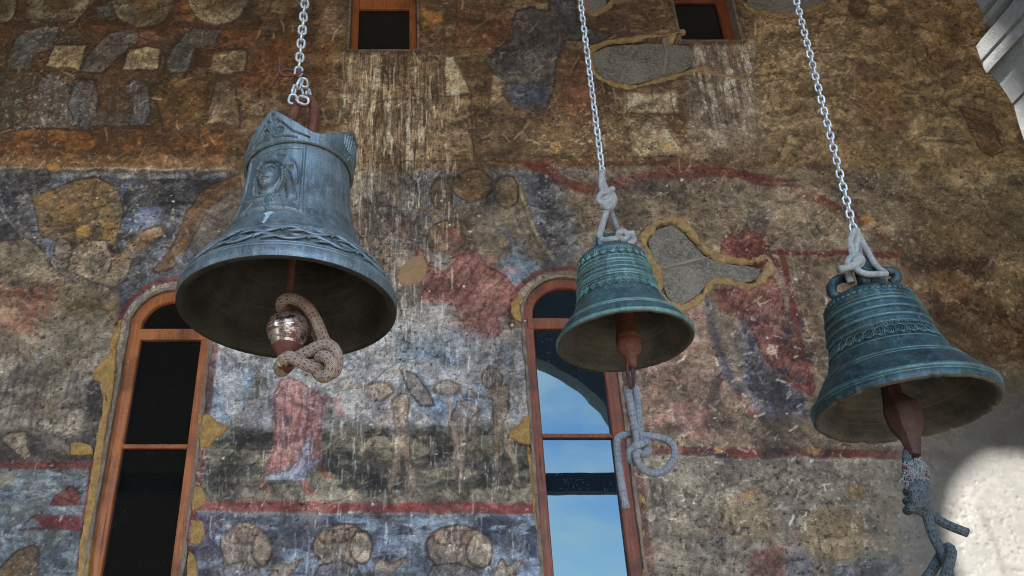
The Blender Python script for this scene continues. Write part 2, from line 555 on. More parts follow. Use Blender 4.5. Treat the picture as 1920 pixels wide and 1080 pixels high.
X0, X1, Z0, Z1, CELL = -3.95, 5.75, 2.0, 7.55, 0.0080
NX, NZ = int((X1 - X0) / CELL) + 1, int((Z1 - Z0) / CELL) + 1
gx = X0 + np.arange(NX) * CELL
gz = Z0 + np.arange(NZ) * CELL
GX, GZ = np.meshgrid(gx, gz)
_zr = GZ - CZ
_t = WY * CP + _zr * SP
GU = PX + F * GX / _t
GV = PY - F * (-WY * SP + _zr * CP) / _t


def vnoise(fx, fz, octv=1, gain=0.55, ox=0.0):
    """value noise over the wall, fx, fz = cells per metre; returns 0..1"""
    tot = np.zeros((NZ, NX)); amp, norm = 1.0, 0.0
    for o in range(octv):
        qx, qz = (GX - X0) * fx, (GZ - Z0) * fz
        ix, iz = qx.astype(int), qz.astype(int)
        rx, rz = qx - ix, qz - iz
        rx, rz = rx * rx * (3 - 2 * rx), rz * rz * (3 - 2 * rz)
        lat = RNG.random((iz.max() + 2, ix.max() + 2))
        n = (lat[iz, ix] * (1 - rx) + lat[iz, ix + 1] * rx) * (1 - rz) + (lat[iz + 1, ix] * (1 - rx) + lat[iz + 1, ix + 1] * rx) * rz
        tot += amp * n; norm += amp
        amp *= gain; fx *= 2.03; fz *= 2.03
    return tot / norm


n_big = vnoise(1.1, 1.1, 5)
n_big2 = vnoise(1.6, 1.6, 5)
n_mid = vnoise(5, 5, 5)
n_mid2 = vnoise(7, 7, 4, 0.65)
n_fine = vnoise(30, 30, 2, 1.0)
n_hor = vnoise(4, 16, 4, 0.6)
n_ver = vnoise(22, 1.6, 4, 0.6)
n_ver2 = vnoise(38, 3.5, 2, 0.7)
n_dia = vnoise(10, 10, 3)
wu, wv = (vnoise(5, 5, 4, 0.6) - .5), (vnoise(5, 5, 4, 0.6) - .5)
U, V = GU + wu * 13, GV + wv * 13


def fib(ang, fl, fc, octv=3, warp=0.10, gain=0.6):
    """streaky noise along direction ang (degrees), bent by a warp field"""
    a = R(ang)
    wx, wz = GX + (n_mid - .5) * warp * 2.2 + (n_big - .5) * warp * 5, GZ + (n_mid2 - .5) * warp * 2.2 + (n_big2 - .5) * warp * 5
    tot = np.zeros((NZ, NX)); amp, norm = 1.0, 0.0
    for o in range(octv):
        qx = (wx * math.cos(a) + wz * math.sin(a)) * fl
        qz = (-wx * math.sin(a) + wz * math.cos(a)) * fc
        qx = qx - qx.min(); qz = qz - qz.min()
        ix, iz = qx.astype(int), qz.astype(int)
        rx, rz = qx - ix, qz - iz
        rx, rz = rx * rx * (3 - 2 * rx), rz * rz * (3 - 2 * rz)
        la = RNG.random((iz.max() + 2, ix.max() + 2))
        tot += amp * ((la[iz, ix] * (1 - rx) + la[iz, ix + 1] * rx) * (1 - rz) + (la[iz + 1, ix] * (1 - rx) + la[iz + 1, ix + 1] * rx) * rz)
        norm += amp; amp *= gain; fl *= 1.9; fc *= 1.9
    return tot / norm


n_f1, n_f2, n_f3 = fib(18, 5, 26), fib(118, 5, 24), fib(-12, 3, 30, 3, 0.16)
n_edge = vnoise(9, 9, 5, 0.72)
n_speck = vnoise(44, 44, 2, 0.9) * 0.62 + n_mid2 * 0.38

C = np.zeros((NZ, NX, 3))
REL = np.zeros((NZ, NX))
STK = np.zeros((NZ, NX))


def sl(u0, v0, u1, v1, mg=30):
    """grid window that covers a pixel box"""
    ps = [at(u, v) for u in (u0 - mg, u1 + mg) for v in (v0 - mg, v1 + mg)]
    a, b = min(p.x for p in ps), max(p.x for p in ps)
    c, d = min(p.z for p in ps), max(p.z for p in ps)
    i0, i1 = max(0, int((a - X0) / CELL)), min(NX, int((b - X0) / CELL) + 2)
    j0, j1 = max(0, int((c - Z0) / CELL)), min(NZ, int((d - Z0) / CELL) + 2)
    return slice(j0, max(j0, j1)), slice(i0, max(i0, i1))


def sdf_poly(u, v, pts):
    d = np.full(u.shape, 1e9); ins = np.zeros(u.shape, bool)
    n = len(pts)
    for i in range(n):
        ax, ay = pts[i]; bx, by = pts[(i + 1) % n]
        ex, ey = bx - ax, by - ay
        tt = np.clip(((u - ax) * ex + (v - ay) * ey) / (ex * ex + ey * ey + 1e-9), 0, 1)
        d = np.minimum(d, (u - ax - ex * tt) ** 2 + (v - ay - ey * tt) ** 2)
        if ay != by:
            ins ^= ((ay > v) != (by > v)) & (u < (bx - ax) * (v - ay) / (by - ay) + ax)
    d = np.sqrt(d)
    return np.where(ins, -d, d)


def sdf_line(u, v, pts):
    d = np.full(u.shape, 1e9)
    for i in range(len(pts) - 1):
        ax, ay = pts[i]; bx, by = pts[i + 1]
        ex, ey = bx - ax, by - ay
        tt = np.clip(((u - ax) * ex + (v - ay) * ey) / (ex * ex + ey * ey + 1e-9), 0, 1)
        d = np.minimum(d, (u - ax - ex * tt) ** 2 + (v - ay - ey * tt) ** 2)
    return np.sqrt(d)


def sst(a, b, x):
    t = np.clip((x - a) / (b - a), 0, 1)
    return t * t * (3 - 2 * t)


def lay(s, m, col, mott=0.25, wear=0.3, wn_=None):
    """lay a coat of paint: mask m in window s, mottled and partly worn off"""
    if wear > 0:
        w = (n_edge[s] if wn_ is None else wn_[s])
        m = m * (1 - wear * 1.1 * sst(0.48, 0.66, w))
    m = m * np.clip(0.86 + 1.1 * (n_f1[s] - .5) + .6 * (n_f2[s] - .5), 0.45, 1.0)
    m = np.clip(m, 0, 1)[..., None]
    c = np.array(col, float) / 255.0
    k = 1 + mott * 1.5 * ((n_mid[s] - .5) * 0.9 + (n_fine[s] - .5) * 0.5)
    C[s] = C[s] * (1 - m) + (c * k[..., None]) * m


def poly(pts, col, a=1.0, soft=5, mott=0.25, wear=0.3, outline=None, raw=False):
    us, vs_ = [p[0] for p in pts], [p[1] for p in pts]
    s = sl(min(us), min(vs_), max(us), max(vs_))
    if s[0].stop <= s[0].start or s[1].stop <= s[1].start: return
    d = sdf_poly(GU[s] if raw else U[s], GV[s] if raw else V[s], pts)
    so = soft + 1.0
    lay(s, sst(so, -so, d) * a, col, mott, wear)
    if outline is not None:
        lay(s, sst(3.2, 0.8, np.abs(d)) * 0.9, outline, 0.3, 0.35)


def ell(cx, cy, rx, ry, col, a=1.0, soft=0.10, mott=0.25, wear=0.3, outline=None):
    s = sl(cx - rx, cy - ry, cx + rx, cy + ry)
    if s[0].stop <= s[0].start or s[1].stop <= s[1].start: return
    q = np.sqrt(((U[s] - cx) / rx) ** 2 + ((V[s] - cy) / ry) ** 2)
    lay(s, sst(1 + soft, 1 - soft, q) * a, col, mott, wear)
    if outline is not None:
        lay(s, sst(3.2, 0.8, np.abs(q - 1) * min(rx, ry)) * 0.9, outline, 0.3, 0.3)


def line(pts, w, col, a=0.9, wear=0.35, mott=0.2, soft=1.8, raw=False):
    us, vs_ = [p[0] for p in pts], [p[1] for p in pts]
    s = sl(min(us), min(vs_), max(us), max(vs_))
    if s[0].stop <= s[0].start or s[1].stop <= s[1].start: return
    d = sdf_line(GU[s] if raw else U[s], GV[s] if raw else V[s], pts)
    lay(s, sst(w * .5 + soft, w * .5 - soft, d) * a, col, mott, wear)


def drape(pts, ang, per, dark, light, a=0.5, bend=1.0):
    """drawn folds inside an outline: dark brush lines with a pale line beside each"""
    us, vs_ = [p[0] for p in pts], [p[1] for p in pts]
    s = sl(min(us), min(vs_), max(us), max(vs_))
    if s[0].stop <= s[0].start or s[1].stop <= s[1].start: return
    ins = sst(2, -5, sdf_poly(U[s], V[s], pts))
    q = R(ang)
    t = ((U[s] * math.cos(q) + V[s] * math.sin(q)) / per + bend * 3.2 * (n_big[s] - .5) + bend * 1.6 * (n_mid[s] - .5))
    f = t - np.floor(t)
    br = sst(.42, .56, n_f2[s] * .4 + n_mid2[s] * .6 + .03)
    lay(s, sst(.16, .05, np.abs(f - .5)) * ins * a * (.35 + .65 * br), dark, 0.2, 0.2)
    lay(s, sst(.13, .03, np.abs(f - .72)) * ins * a * .75 * (1.1 - br), light, 0.2, 0.2)


def blot(u0, v0, u1, v1, col, thr=0.52, wid=0.06, a=0.9, n=None, edge=30, mott=0.2):
    """irregular blotches of a colour inside a box, by a noise threshold"""
    s = sl(u0, v0, u1, v1, edge)
    if s[0].stop <= s[0].start or s[1].stop <= s[1].start: return
    uu, vv = U[s], V[s]
    fade = sst(0, edge, uu - u0 + edge / 2) * sst(0, edge, u1 - uu + edge / 2) * sst(0, edge, vv - v0 + edge / 2) * sst(0, edge, v1 - vv + edge / 2)
    m = sst(thr - wid, thr + wid, (n_mid2 if n is None else n)[s]) * fade * a
    lay(s, m, col, mott, 0)


def strokes(num, u0, v0, u1, v1, col, ln=(6, 26), w=2.0, ang=(0, 180), a=0.6, vary=0.3):
    for _ in range(num):
        u, v = random.uniform(u0, u1), random.uniform(v0, v1)
        l, an = random.uniform(*ln), R(random.uniform(*ang))
        e = (u + l * math.cos(an), v + l * math.sin(an))
        mid = ((u + e[0]) / 2 + random.uniform(-3, 3), (v + e[1]) / 2 + random.uniform(-3, 3))
        pts = [(u, v), mid, e]
        s = sl(min(u, e[0]), min(v, e[1]), max(u, e[0]), max(v, e[1]), 6)
        if s[0].stop <= s[0].start or s[1].stop <= s[1].start: continue
        d = sdf_line(GU[s], GV[s], pts)
        ww = w * random.uniform(0.6, 1.3)
        m = (np.clip((ww - d) / 1.2 + .5, 0, 1) * a * random.uniform(0.5, 1))[..., None]
        k = 1 + random.uniform(-vary, vary)
        C[s] = C[s] * (1 - m) + np.array(col) / 255.0 * k * m


INK = (44, 32, 26)
BIG = 2600
# ---- grounds, from the top down
C[:] = np.array((74, 55, 36)) / 255.0
poly([(-900, 225), (700, 225), (700, 330), (-900, 330)], (98, 64, 34), 1, 10, 0.35, 0.2)
poly([(-900, 240), (330, 240), (470, 244), (470, 286), (-900, 290)], (116, 68, 30), 0.95, 8, 0.4, 0.25)
poly([(-900, 291), (600, 292), (1010, 296), (1010, 316), (-900, 318)], (128, 96, 68), 0.9, 6, 0.3, 0.25)
poly([(-900, 318), (2700, 312), (2700, 900), (-900, 900)], (104, 92, 78), 1, 3, 0.3, 0.0)
poly([(-900, 860), (2700, 850), (2700, BIG), (-900, BIG)], (104, 98, 92), 1, 4, 0.3, 0.0)
# upper centre: browns and creams
poly([(430, -400), (1110, -400), (1110, 312), (430, 305)], (88, 66, 45), 0.8, 30, 0.4, 0.3)
blot(430, -60, 1500, 310, (128, 106, 78), 0.55, 0.05, 0.6, n_hor)
blot(800, -60, 1250, 310, (58, 40, 26), 0.56, 0.04, 0.65, n_mid)
# streaked pale drips under the upper window
s = sl(600, 90, 860, 330, 60)
fade = sst(600, 680, GU[s]) * sst(880, 800, GU[s]) * sst(85, 105, GV[s]) * sst(620, 420, GV[s])
lay(s, fade * 0.6, (124, 106, 84), 0.4, 0.1)
lay(s, fade * sst(0.50, 0.62, n_ver[s]) * 0.85, (168, 154, 128), 0.3, 0)
lay(s, fade * sst(0.55, 0.64, n_ver2[s]) * 0.75, (56, 40, 28), 0.3, 0)
STK[s] = np.maximum(STK[s], fade)

# ---- top left rows of figures
blot(-300, -100, 600, 300, (46, 32, 20), 0.50, 0.07, 0.8, n_mid)
blot(-300, -100, 640, 160, (112, 62, 28), 0.58, 0.05, 0.6, n_big2)
poly([(-300, -60), (0, -60), (10, 45), (-300, 50)], (74, 66, 48), 0.8, 12)
for cx, cy, rx, ry in ((0, 8, 30, 36), (108, -4, 62, 50), (266, -2, 58, 56), (408, -12, 60, 62)):
    ell(cx, cy, rx, ry, (112, 104, 80), 0.9, 0.08, 0.4, 0.25, INK)
    ell(cx + 4, cy - 6, rx * .55, ry * .7, (78, 62, 38), 0.9, 0.2, 0.4, 0.2)
poly([(52, -10), (70, 0), (78, 40), (60, 42), (48, 20)], (120, 112, 88), 0.8)
poly([(180, 14), (205, 8), (212, 26), (192, 32)], (84, 88, 90), 0.9)
poly([(238, 10), (250, 48), (262, 40), (270, 8)], (66, 70, 62), 0.8)
poly([(250, -40), (285, -40), (282, 30), (255, 40)], (104, 78, 44), 0.8)
poly([(0, 55), (430, 48), (430, 62), (0, 66)], (104, 46, 24), 0.5, 8)
SL, BK = (76, 80, 80), (150, 132, 98)
poly([(10, 112), (30, 75), (50, 54), (112, 50), (108, 72), (98, 92), (64, 104), (58, 130), (14, 132)], SL, 0.95, 4, 0.3, 0.25, INK)
poly([(112, 62), (138, 52), (158, 72), (152, 84), (104, 84)], (70, 68, 54), 0.9, 4, 0.3, 0.2, INK)
poly([(84, 126), (102, 85), (164, 86), (150, 133)], BK, 0.95, 3, 0.35, 0.15, INK)
poly([(152, 134), (160, 112), (180, 88), (206, 60), (236, 56), (262, 58), (256, 78), (226, 104), (196, 134)], (86, 84, 84), 0.95, 4, 0.3, 0.25, INK)
poly([(262, 56), (288, 58), (304, 76), (300, 86), (248, 86)], (104, 66, 52), 0.9, 4, 0.3, 0.2)
poly([(226, 130), (240, 88), (302, 91), (298, 131)], BK, 0.95, 3, 0.35, 0.15, INK)
poly([(312, 122), (322, 96), (342, 68), (362, 52), (416, 55), (408, 76), (362, 94), (360, 128), (338, 142), (318, 138)], SL, 0.95, 4, 0.3, 0.25, INK)
poly([(390, 130), (400, 98), (420, 90), (462, 92), (458, 132), (420, 138)], (142, 124, 92), 0.95, 3, 0.35, 0.15, INK)
for bx in (122, 268, 428): line([(bx, 86), (bx - 4, 130)], 1.5, INK, 0.6)
for a in ((20, 100, 96, 62), (24, 116, 70, 88), (170, 120, 230, 66), (330, 110, 404, 62), (334, 128, 350, 90)): line([a[:2], a[2:]], 1.6, INK, 0.6)
poly([(-200, 150), (70, 145), (40, 240), (-200, 262)], (54, 54, 40), 0.9, 10, 0.3, 0.2)
poly([(-60, 262), (0, 252), (48, 226), (60, 190), (76, 150), (92, 140), (114, 144), (122, 162), (146, 165), (180, 145), (190, 210), (220, 206), (280, 228), (286, 236), (220, 238), (140, 240), (60, 240), (0, 254)], (82, 80, 78), 0.95, 4, 0.35, 0.25, INK)
poly([(126, 200), (132, 168), (150, 150), (176, 146), (184, 172), (180, 236), (140, 238)], (70, 74, 80), 0.9, 4, 0.4, 0.25, INK)
poly([(232, 160), (252, 146), (276, 152), (284, 176), (280, 214), (268, 236), (240, 236), (250, 190)], (78, 82, 90), 0.95, 4, 0.35, 0.25, INK)
poly([(184, 150), (232, 150), (246, 190), (236, 226), (196, 222), (186, 180)], (84, 62, 46), 0.9, 5, 0.4, 0.2)
poly([(158, 175), (180, 170), (182, 232), (166, 232)], (122, 98, 82), 0.6, 6)
poly([(284, 162), (320, 148), (392, 154), (384, 214), (336, 244), (308, 246), (296, 210)], (84, 60, 30), 0.95, 4, 0.35, 0.15, INK)
poly([(386, 236), (394, 190), (404, 152), (424, 146), (446, 158), (450, 240), (420, 232)], (110, 92, 72), 0.95, 5, 0.3, 0.2, INK)
poly([(455, 240), (475, 186), (520, 180), (520, 250)], (120, 100, 78), 0.7, 8)
line([(0, 246), (60, 240), (150, 242), (300, 240), (330, 246), (380, 230)], 2, (36, 26, 20), 0.7)
line([(-300, 316), (200, 317), (430, 315)], 3, (182, 166, 138), 0.8, 0.4)
line([(-300, 322), (1000, 320)], 2, (60, 54, 52), 0.7, 0.4)
for c_, r_ in (((131, 296), (9, 6)), ((98, 316), (15, 8))): ell(*c_, *r_, (160, 118, 58), 0.9)

# ---- top centre: a dark robe, pale masonry, lines
poly([(780, 15), (830, 20), (830, 38), (800, 55), (784, 50)], (140, 92, 36), 0.9, 4)
poly([(858, 10), (960, 30), (960, 70), (930, 100), (850, 80)], (92, 50, 28), 0.7, 14, 0.5, 0.3)
poly([(968, 22), (1000, 14), (1030, 20), (1040, -40), (1078, -40), (1082, 40), (1150, 62), (1120, 78), (1062, 76), (1046, 110), (1040, 168), (1024, 204), (992, 212), (958, 196), (930, 150), (908, 114), (930, 92), (962, 72)],
     (58, 60, 64), 1, 4, 0.4, 0.2, INK)
poly([(950, 170), (1000, 150), (1038, 166), (1022, 202), (990, 211), (962, 196)], (52, 58, 76), 0.9, 8, 0.5, 0.3)
poly([(968, 40), (1012, 36), (1010, 70), (972, 76)], (72, 60, 50), 0.7, 8)
poly([(836, 108), (852, 106), (882, 176), (836, 182)], (176, 158, 126), 0.9, 3, 0.35, 0.2)
poly([(800, 188), (884, 184), (888, 290), (800, 292)], (136, 116, 86), 0.8, 8, 0.4, 0.35)
poly([(918, 140), (936, 150), (950, 196), (934, 212), (918, 210)], (160, 140, 106), 0.8, 4)
poly([(896, 180), (1040, 214), (1180, 220), (1170, 292), (900, 292)], (92, 74, 52), 0.8, 12, 0.4, 0.2)
poly([(1172, 178), (1268, 172), (1270, 210), (1172, 212)], (168, 154, 126), 0.85, 4, 0.4, 0.3)
poly([(1176, 226), (1244, 222), (1282, 292), (1178, 292)], (136, 118, 92), 0.85, 5, 0.4, 0.25)
poly([(1060, 150), (1090, 100), (1110, 130), (1120, 240), (1060, 230)], (100, 58, 36), 0.6, 10)
for q in ([(832, 40), (834, 180)], [(858, 0), (856, 66)], [(852, 106), (884, 178), (888, 296)], [(884, 178), (886, 290)], [(800, 182), (884, 180)], [(860, 226), (876, 224), (880, 250), (864, 234)],
          [(918, 140), (918, 212)], [(1136, 160), (1140, 200), (1150, 216)], [(1174, 170), (1176, 214), (1272, 216)], [(1180, 290), (1176, 244), (1192, 226)], [(1222, 165), (1232, 212), (1282, 292)], [(1256, 165), (1264, 218)],
          [(640, 300), (1000, 303)], [(1000, 292), (1290, 296)], [(1176, 35), (1184, 75)]):
    line(q, 2.2, (40, 28, 22), 0.8, 0.25)
for c_, r_ in (((1041, 277), (11, 10)), ((1251, 275), (11, 8)), ((1250, 282), (6, 4))): ell(*c_, *r_, (164, 122, 66), 0.9)
line([(1000, 306), (1290, 306)], 4, (96, 44, 30), 0.7)

# ---- upper right: brown ground, lightened to offset the dim light there
poly([(1410, -400), (2700, -400), (2700, 470), (1640, 400), (1560, 330), (1410, 300)], (122, 100, 70), 0.95, 30, 0.35, 0.0)
blot(1420, -60, 2300, 330, (84, 64, 42), 0.52, 0.07, 0.55, n_mid)
blot(1420, -60, 2300, 460, (140, 116, 80), 0.53, 0.07, 0.6, n_f1)
blot(1660, -60, 1860, 90, (126, 88, 40), 0.55, 0.06, 0.4, n_mid2)
poly([(1290, 165), (1420, 160), (1460, 300), (1300, 306)], (96, 80, 64), 0.75, 14, 0.35, 0.2)
poly([(1355, 170), (1400, 175), (1400, 250), (1365, 250)], (96, 46, 38), 0.4, 14)
s = sl(1285, 78, 1420, 300, 20)
fd = sst(1280, 1300, GU[s]) * sst(1424, 1405, GU[s]) * sst(72, 84, GV[s]) * sst(330, 160, GV[s])
lay(s, fd * 0.8, (146, 140, 126), 0.4, 0.2)
lay(s, fd * sst(0.5, 0.6, n_ver2[s]) * 0.7, (66, 52, 42), 0.3, 0)
STK[s] = np.maximum(STK[s], fd * .7)
poly([(1600, 130), (1690, 160), (1700, 240), (1640, 260), (1612, 200)], (104, 70, 42), 0.6, 14, 0.4, 0.2)
poly([(1800, 200), (1858, 210), (1885, 285), (1862, 294), (1840, 280)], (78, 50, 30), 0.85, 6, 0.4, 0.1, INK)
ell(1610, 15, 17, 22, (62, 40, 24), 0.8); ell(1680, 30, 20, 26, (70, 52, 30), 0.7); ell(1790, 60, 24, 30, (86, 62, 34), 0.6)
poly([(1630, 260), (1960, 380), (2200, 440), (2200, 520), (1900, 430), (1640, 330)], (124, 104, 72), 0.6, 24, 0.4, 0.1)
poly([(1600, 330), (2300, 420), (2300, 1500), (1800, 1500), (1760, 800), (1650, 480)], (124, 104, 76), 0.95, 26, 0.32, 0.0)
poly([(1690, 470), (1740, 480), (1960, 640), (1960, 720), (1820, 590)], (104, 62, 42), 0.65, 14, 0.5, 0.3)
blot(1700, 480, 1960, 680, (52, 34, 26), 0.54, 0.04, 0.8, n_mid2)
line([(1790, 600), (1880, 640), (1960, 668)], 10, (76, 42, 32), 0.5, 0.4)
poly([(1690, 560), (1800, 600), (1900, 680), (1880, 740), (1760, 720)], (118, 98, 70), 0.5, 24)
blot(1640, 380, 2100, 760, (84, 68, 46), 0.53, 0.07, 0.6, n_f1)
poly([(1770, 700), (2300, 690), (2300, 1500), (1860, 1500), (1800, 860)], (86, 80, 62), 0.9, 30, 0.2, 0)

# ---- second register, left: night-blue ground, winged figures
poly([(-900, 322), (440, 322), (436, 420), (340, 520), (225, 600), (210, 480), (-900, 470)], (60, 63, 72), 1, 5, 0.5, 0.25)
blot(-300, 320, 440, 560, (150, 148, 144), 0.57, 0.05, 0.55, n_speck)
blot(-300, 320, 440, 560, (30, 30, 36), 0.55, 0.05, 0.8, n_mid2)
blot(60, 330, 300, 480, (74, 92, 124), 0.56, 0.05, 0.7, n_mid)
line([(100, 330), (380, 330), (420, 326)], 8, (160, 158, 150), 0.6, 0.7)
line([(0, 388), (40, 445)], 3, (158, 160, 150), 0.7)
poly([(58, 368), (92, 356), (120, 350), (140, 338), (182, 336), (224, 352), (234, 400), (228, 430), (214, 462), (180, 462), (110, 452), (74, 442), (66, 404)], (104, 80, 48), 1, 4, 0.3, 0.15, INK)
poly([(60, 364), (100, 358), (96, 382), (66, 380)], (152, 112, 60), 0.8)
ell(158, 432, 15, 10, (176, 128, 58), 0.95); ell(184, 382, 6, 6, (170, 122, 56), 0.9); ell(122, 398, 32, 20, (128, 92, 46), 0.7, 0.3); ell(205, 438, 16, 18, (132, 98, 52), 0.8, 0.3)
for yy in (390, 412): line([(70, yy), (150, yy + 6), (226, yy - 4)], 2, (66, 48, 30), 0.6)
poly([(-200, 470), (20, 450), (48, 444), (80, 470), (100, 500), (122, 520), (122, 540), (40, 528), (-200, 560)], (126, 110, 88), 1, 4, 0.3, 0.2, INK)
poly([(124, 506), (134, 466), (160, 446), (200, 452), (212, 482), (232, 470), (262, 436), (300, 420), (312, 436), (282, 452), (252, 478), (238, 520), (214, 540), (170, 528), (140, 512)], (130, 113, 90), 1, 4, 0.3, 0.2, INK)
poly([(206, 490), (232, 472), (262, 436), (306, 432), (286, 450), (250, 482), (222, 498)], (116, 82, 48), 0.9, 4, 0.3, 0.15)
for q in ([(10, 500), (60, 470), (118, 532)], [(30, 470), (80, 500), (118, 515)], [(140, 476), (180, 520), (214, 538)], [(150, 458), (190, 500), (234, 515)], [(136, 500), (128, 520)], [(250, 520), (258, 470)]): line(q, 1.8, (70, 56, 46), 0.7)
ell(118, 466, 18, 20, (112, 92, 70), 0.9, 0.15, 0.3, 0.2, INK)
poly([(288, 510), (320, 464), (350, 400), (384, 346), (450, 326), (452, 350), (396, 384), (360, 446), (326, 500), (300, 516)], (84, 58, 36), 1, 5, 0.35, 0.15, INK)
poly([(352, 470), (380, 400), (450, 345), (455, 400), (400, 450), (345, 500)], (112, 98, 82), 0.8, 8)
blot(235, 470, 360, 580, (110, 120, 136), 0.52, 0.06, 0.7, n_mid2)
poly([(-300, 530), (110, 530), (220, 545), (224, 640), (210, 700), (-300, 700)], (110, 92, 70), 1, 8, 0.3, 0.1)
poly([(110, 545), (222, 560), (215, 660), (150, 640)], (100, 82, 56), 0.8, 10)
poly([(-200, 534), (112, 536), (104, 580), (72, 660), (-200, 700)], (126, 82, 64), 0.6, 10, 0.4, 0.3)
for q in ([(62, 540), (44, 620)], [(72, 540), (54, 630)], [(96, 540), (78, 640)], [(0, 544), (46, 542)], [(0, 556), (44, 552)], [(80, 580), (64, 650)]): line(q, 4, (138, 50, 38), 0.7, 0.3)
line([(0, 548), (44, 546)], 2, INK, 0.7); line([(58, 540), (60, 550)], 5, (60, 40, 46), 0.8)
poly([(-300, 640), (60, 620), (80, 580), (215, 595), (208, 690), (160, 760), (150, 850), (-300, 860)], (108, 98, 84), 0.95, 10, 0.35, 0.15)
blot(-200, 660, 170, 840, (150, 138, 124), 0.54, 0.05, 0.6, n_hor)
for _ in range(16):
    x = random.uniform(-40, 150); y = random.uniform(690, 780)
    line([(x, y), (x - random.uniform(4, 16), y + random.uniform(30, 70))], random.uniform(3, 7), (62, 56, 62), 0.6, 0.4)
poly([(28, 690), (52, 676), (44, 690), (26, 700)], (46, 44, 54), 0.9); poly([(72, 660), (80, 668), (72, 690)], (46, 44, 60), 0.8)
poly([(158, 720), (178, 708), (196, 740), (188, 820), (176, 862), (148, 862), (156, 790)], (34, 32, 33), 1, 5, 0.5, 0.3)
blot(155, 710, 198, 860, (170, 165, 155), 0.62, 0.04, 0.5, n_speck)
poly([(-300, 808), (60, 812), (140, 818), (180, 812), (178, 862), (-300, 866)], (38, 36, 38), 0.95, 6, 0.5, 0.35)
poly([(2, 824), (16, 810), (46, 812), (48, 836), (58, 856), (44, 862), (26, 846)], (130, 116, 94), 1, 3, 0.3, 0.1, INK)
poly([(60, 814), (96, 816), (130, 836), (150, 842), (148, 856), (120, 852), (82, 826)], (124, 110, 92), 0.9, 4, 0.3, 0.3)

# ---- bottom left panel, red frame
poly([(-300, 878), (166, 876), (150, 1000), (136, 1200), (-300, 1200)], (90, 98, 102), 1, 4, 0.4, 0.25)
blot(-300, 880, 160, 1100, (48, 54, 64), 0.54, 0.06, 0.85, n_mid)
blot(-300, 880, 160, 1100, (128, 140, 148), 0.56, 0.05, 0.7, n_hor)
poly([(-20, 888), (20, 884), (28, 896), (14, 916), (-20, 918)], (136, 122, 96), 0.9, 4)
line([(-300, 868), (180, 871)], 15, (98, 34, 30), 1, 0.2, 0.25, 2.5)
line([(172, 868), (158, 980), (140, 1110)], 10, (84, 26, 28), 1, 0.15, 0.25, 2.5)
poly([(94, 946), (100, 928), (128, 908), (144, 920), (151, 946)], (96, 30, 28), 1, 2.5, 0.3, 0.1, INK)
poly([(38, 992), (62, 968), (76, 966), (84, 992)], (104, 112, 116), 0.9, 3, 0.2, 0.1, INK)
poly([(62, 968), (152, 966), (150, 993), (84, 993)], (92, 28, 28), 1, 2.5, 0.3, 0.1)
line([(38, 993), (150, 994)], 3, (70, 26, 26), 0.9)
poly([(100, 948), (146, 948), (146, 964), (102, 964)], (118, 124, 128), 0.8, 3)
line([(122, 952), (112, 978)], 5, (168, 176, 176), 0.8)
poly([(-20, 1100), (4, 1062), (30, 1036), (62, 1022), (74, 1030), (70, 1100)], (84, 62, 40), 1, 5, 0.35, 0.15, INK)

# ---- second register, centre
poly([(640, 322), (1080, 318), (1060, 620), (1000, 660), (380, 660), (380, 640), (730, 560)], (112, 102, 92), 0.9, 10, 0.35, 0.1)
poly([(760, 322), (1000, 320), (1040, 350), (1100, 480), (980, 530), (960, 520), (900, 430), (800, 420), (760, 400)], (76, 78, 84), 0.95, 10, 0.5, 0.35)
blot(700, 320, 1080, 470, (40, 40, 46), 0.55, 0.05, 0.8, n_mid2)
blot(700, 320, 1080, 470, (160, 156, 148), 0.6, 0.04, 0.5, n_speck)
poly([(925, 490), (960, 470), (1020, 500), (985, 520), (970, 545)], (92, 108, 124), 0.85, 8, 0.4, 0.3)
poly([(922, 350), (938, 334), (962, 334), (980, 352), (996, 420), (1030, 482), (1010, 490), (976, 450), (940, 420)], (104, 88, 66), 0.9, 6, 0.3, 0.2)
line([(966, 340), (992, 400), (1010, 450), (1036, 486)], 4, (150, 130, 88), 0.7)
ell(828, 366, 22, 30, (70, 56, 42), 0.95, 0.1, 0.35, 0.15, INK)
poly([(800, 392), (830, 384), (930, 380), (940, 420), (900, 440), (830, 420)], (96, 82, 64), 0.85, 10)
ell(886, 346, 38, 30, (100, 72, 38), 0.95, 0.07, 0.4, 0.15, INK)
ell(884, 352, 22, 24, (112, 88, 62), 0.7, 0.25); ell(950, 360, 22, 30, (98, 80, 58), 0.9, 0.1, 0.3, 0.2, INK)
line([(784, 384), (806, 396), (816, 408)], 6, (120, 98, 62), 0.8)
poly([(800, 440), (850, 400), (940, 410), (950, 470), (930, 520), (880, 470)], (112, 100, 84), 0.7, 12)
ell(842, 446, 42, 38, (82, 62, 44), 0.95, 0.08, 0.4, 0.15, INK)
ell(842, 450, 24, 26, (128, 92, 76), 0.85, 0.2, 0.3, 0.2)
line([(822, 436), (840, 428), (862, 440), (860, 462)], 6, (128, 50, 44), 0.6)
poly([(780, 462), (798, 474), (800, 500), (830, 512), (848, 496), (856, 480), (892, 472), (912, 496), (948, 518), (966, 538), (968, 560), (950, 582), (932, 592), (938, 618), (946, 650), (900, 650), (880, 620), (858, 590), (852, 568), (826, 570), (788, 556), (790, 520)],
     (124, 66, 58), .86, 6, 0.35, 0.3, (84, 36, 34))
for q in ([(800, 520), (850, 530), (870, 500)], [(806, 540), (850, 545), (890, 520)], [(860, 560), (900, 560), (940, 540)], [(870, 590), (910, 600), (926, 590)], [(880, 500), (900, 540)]): line(q, 4, (78, 34, 36), 0.6)
blot(780, 470, 970, 650, (150, 96, 88), 0.56, 0.05, 0.6, n_hor)
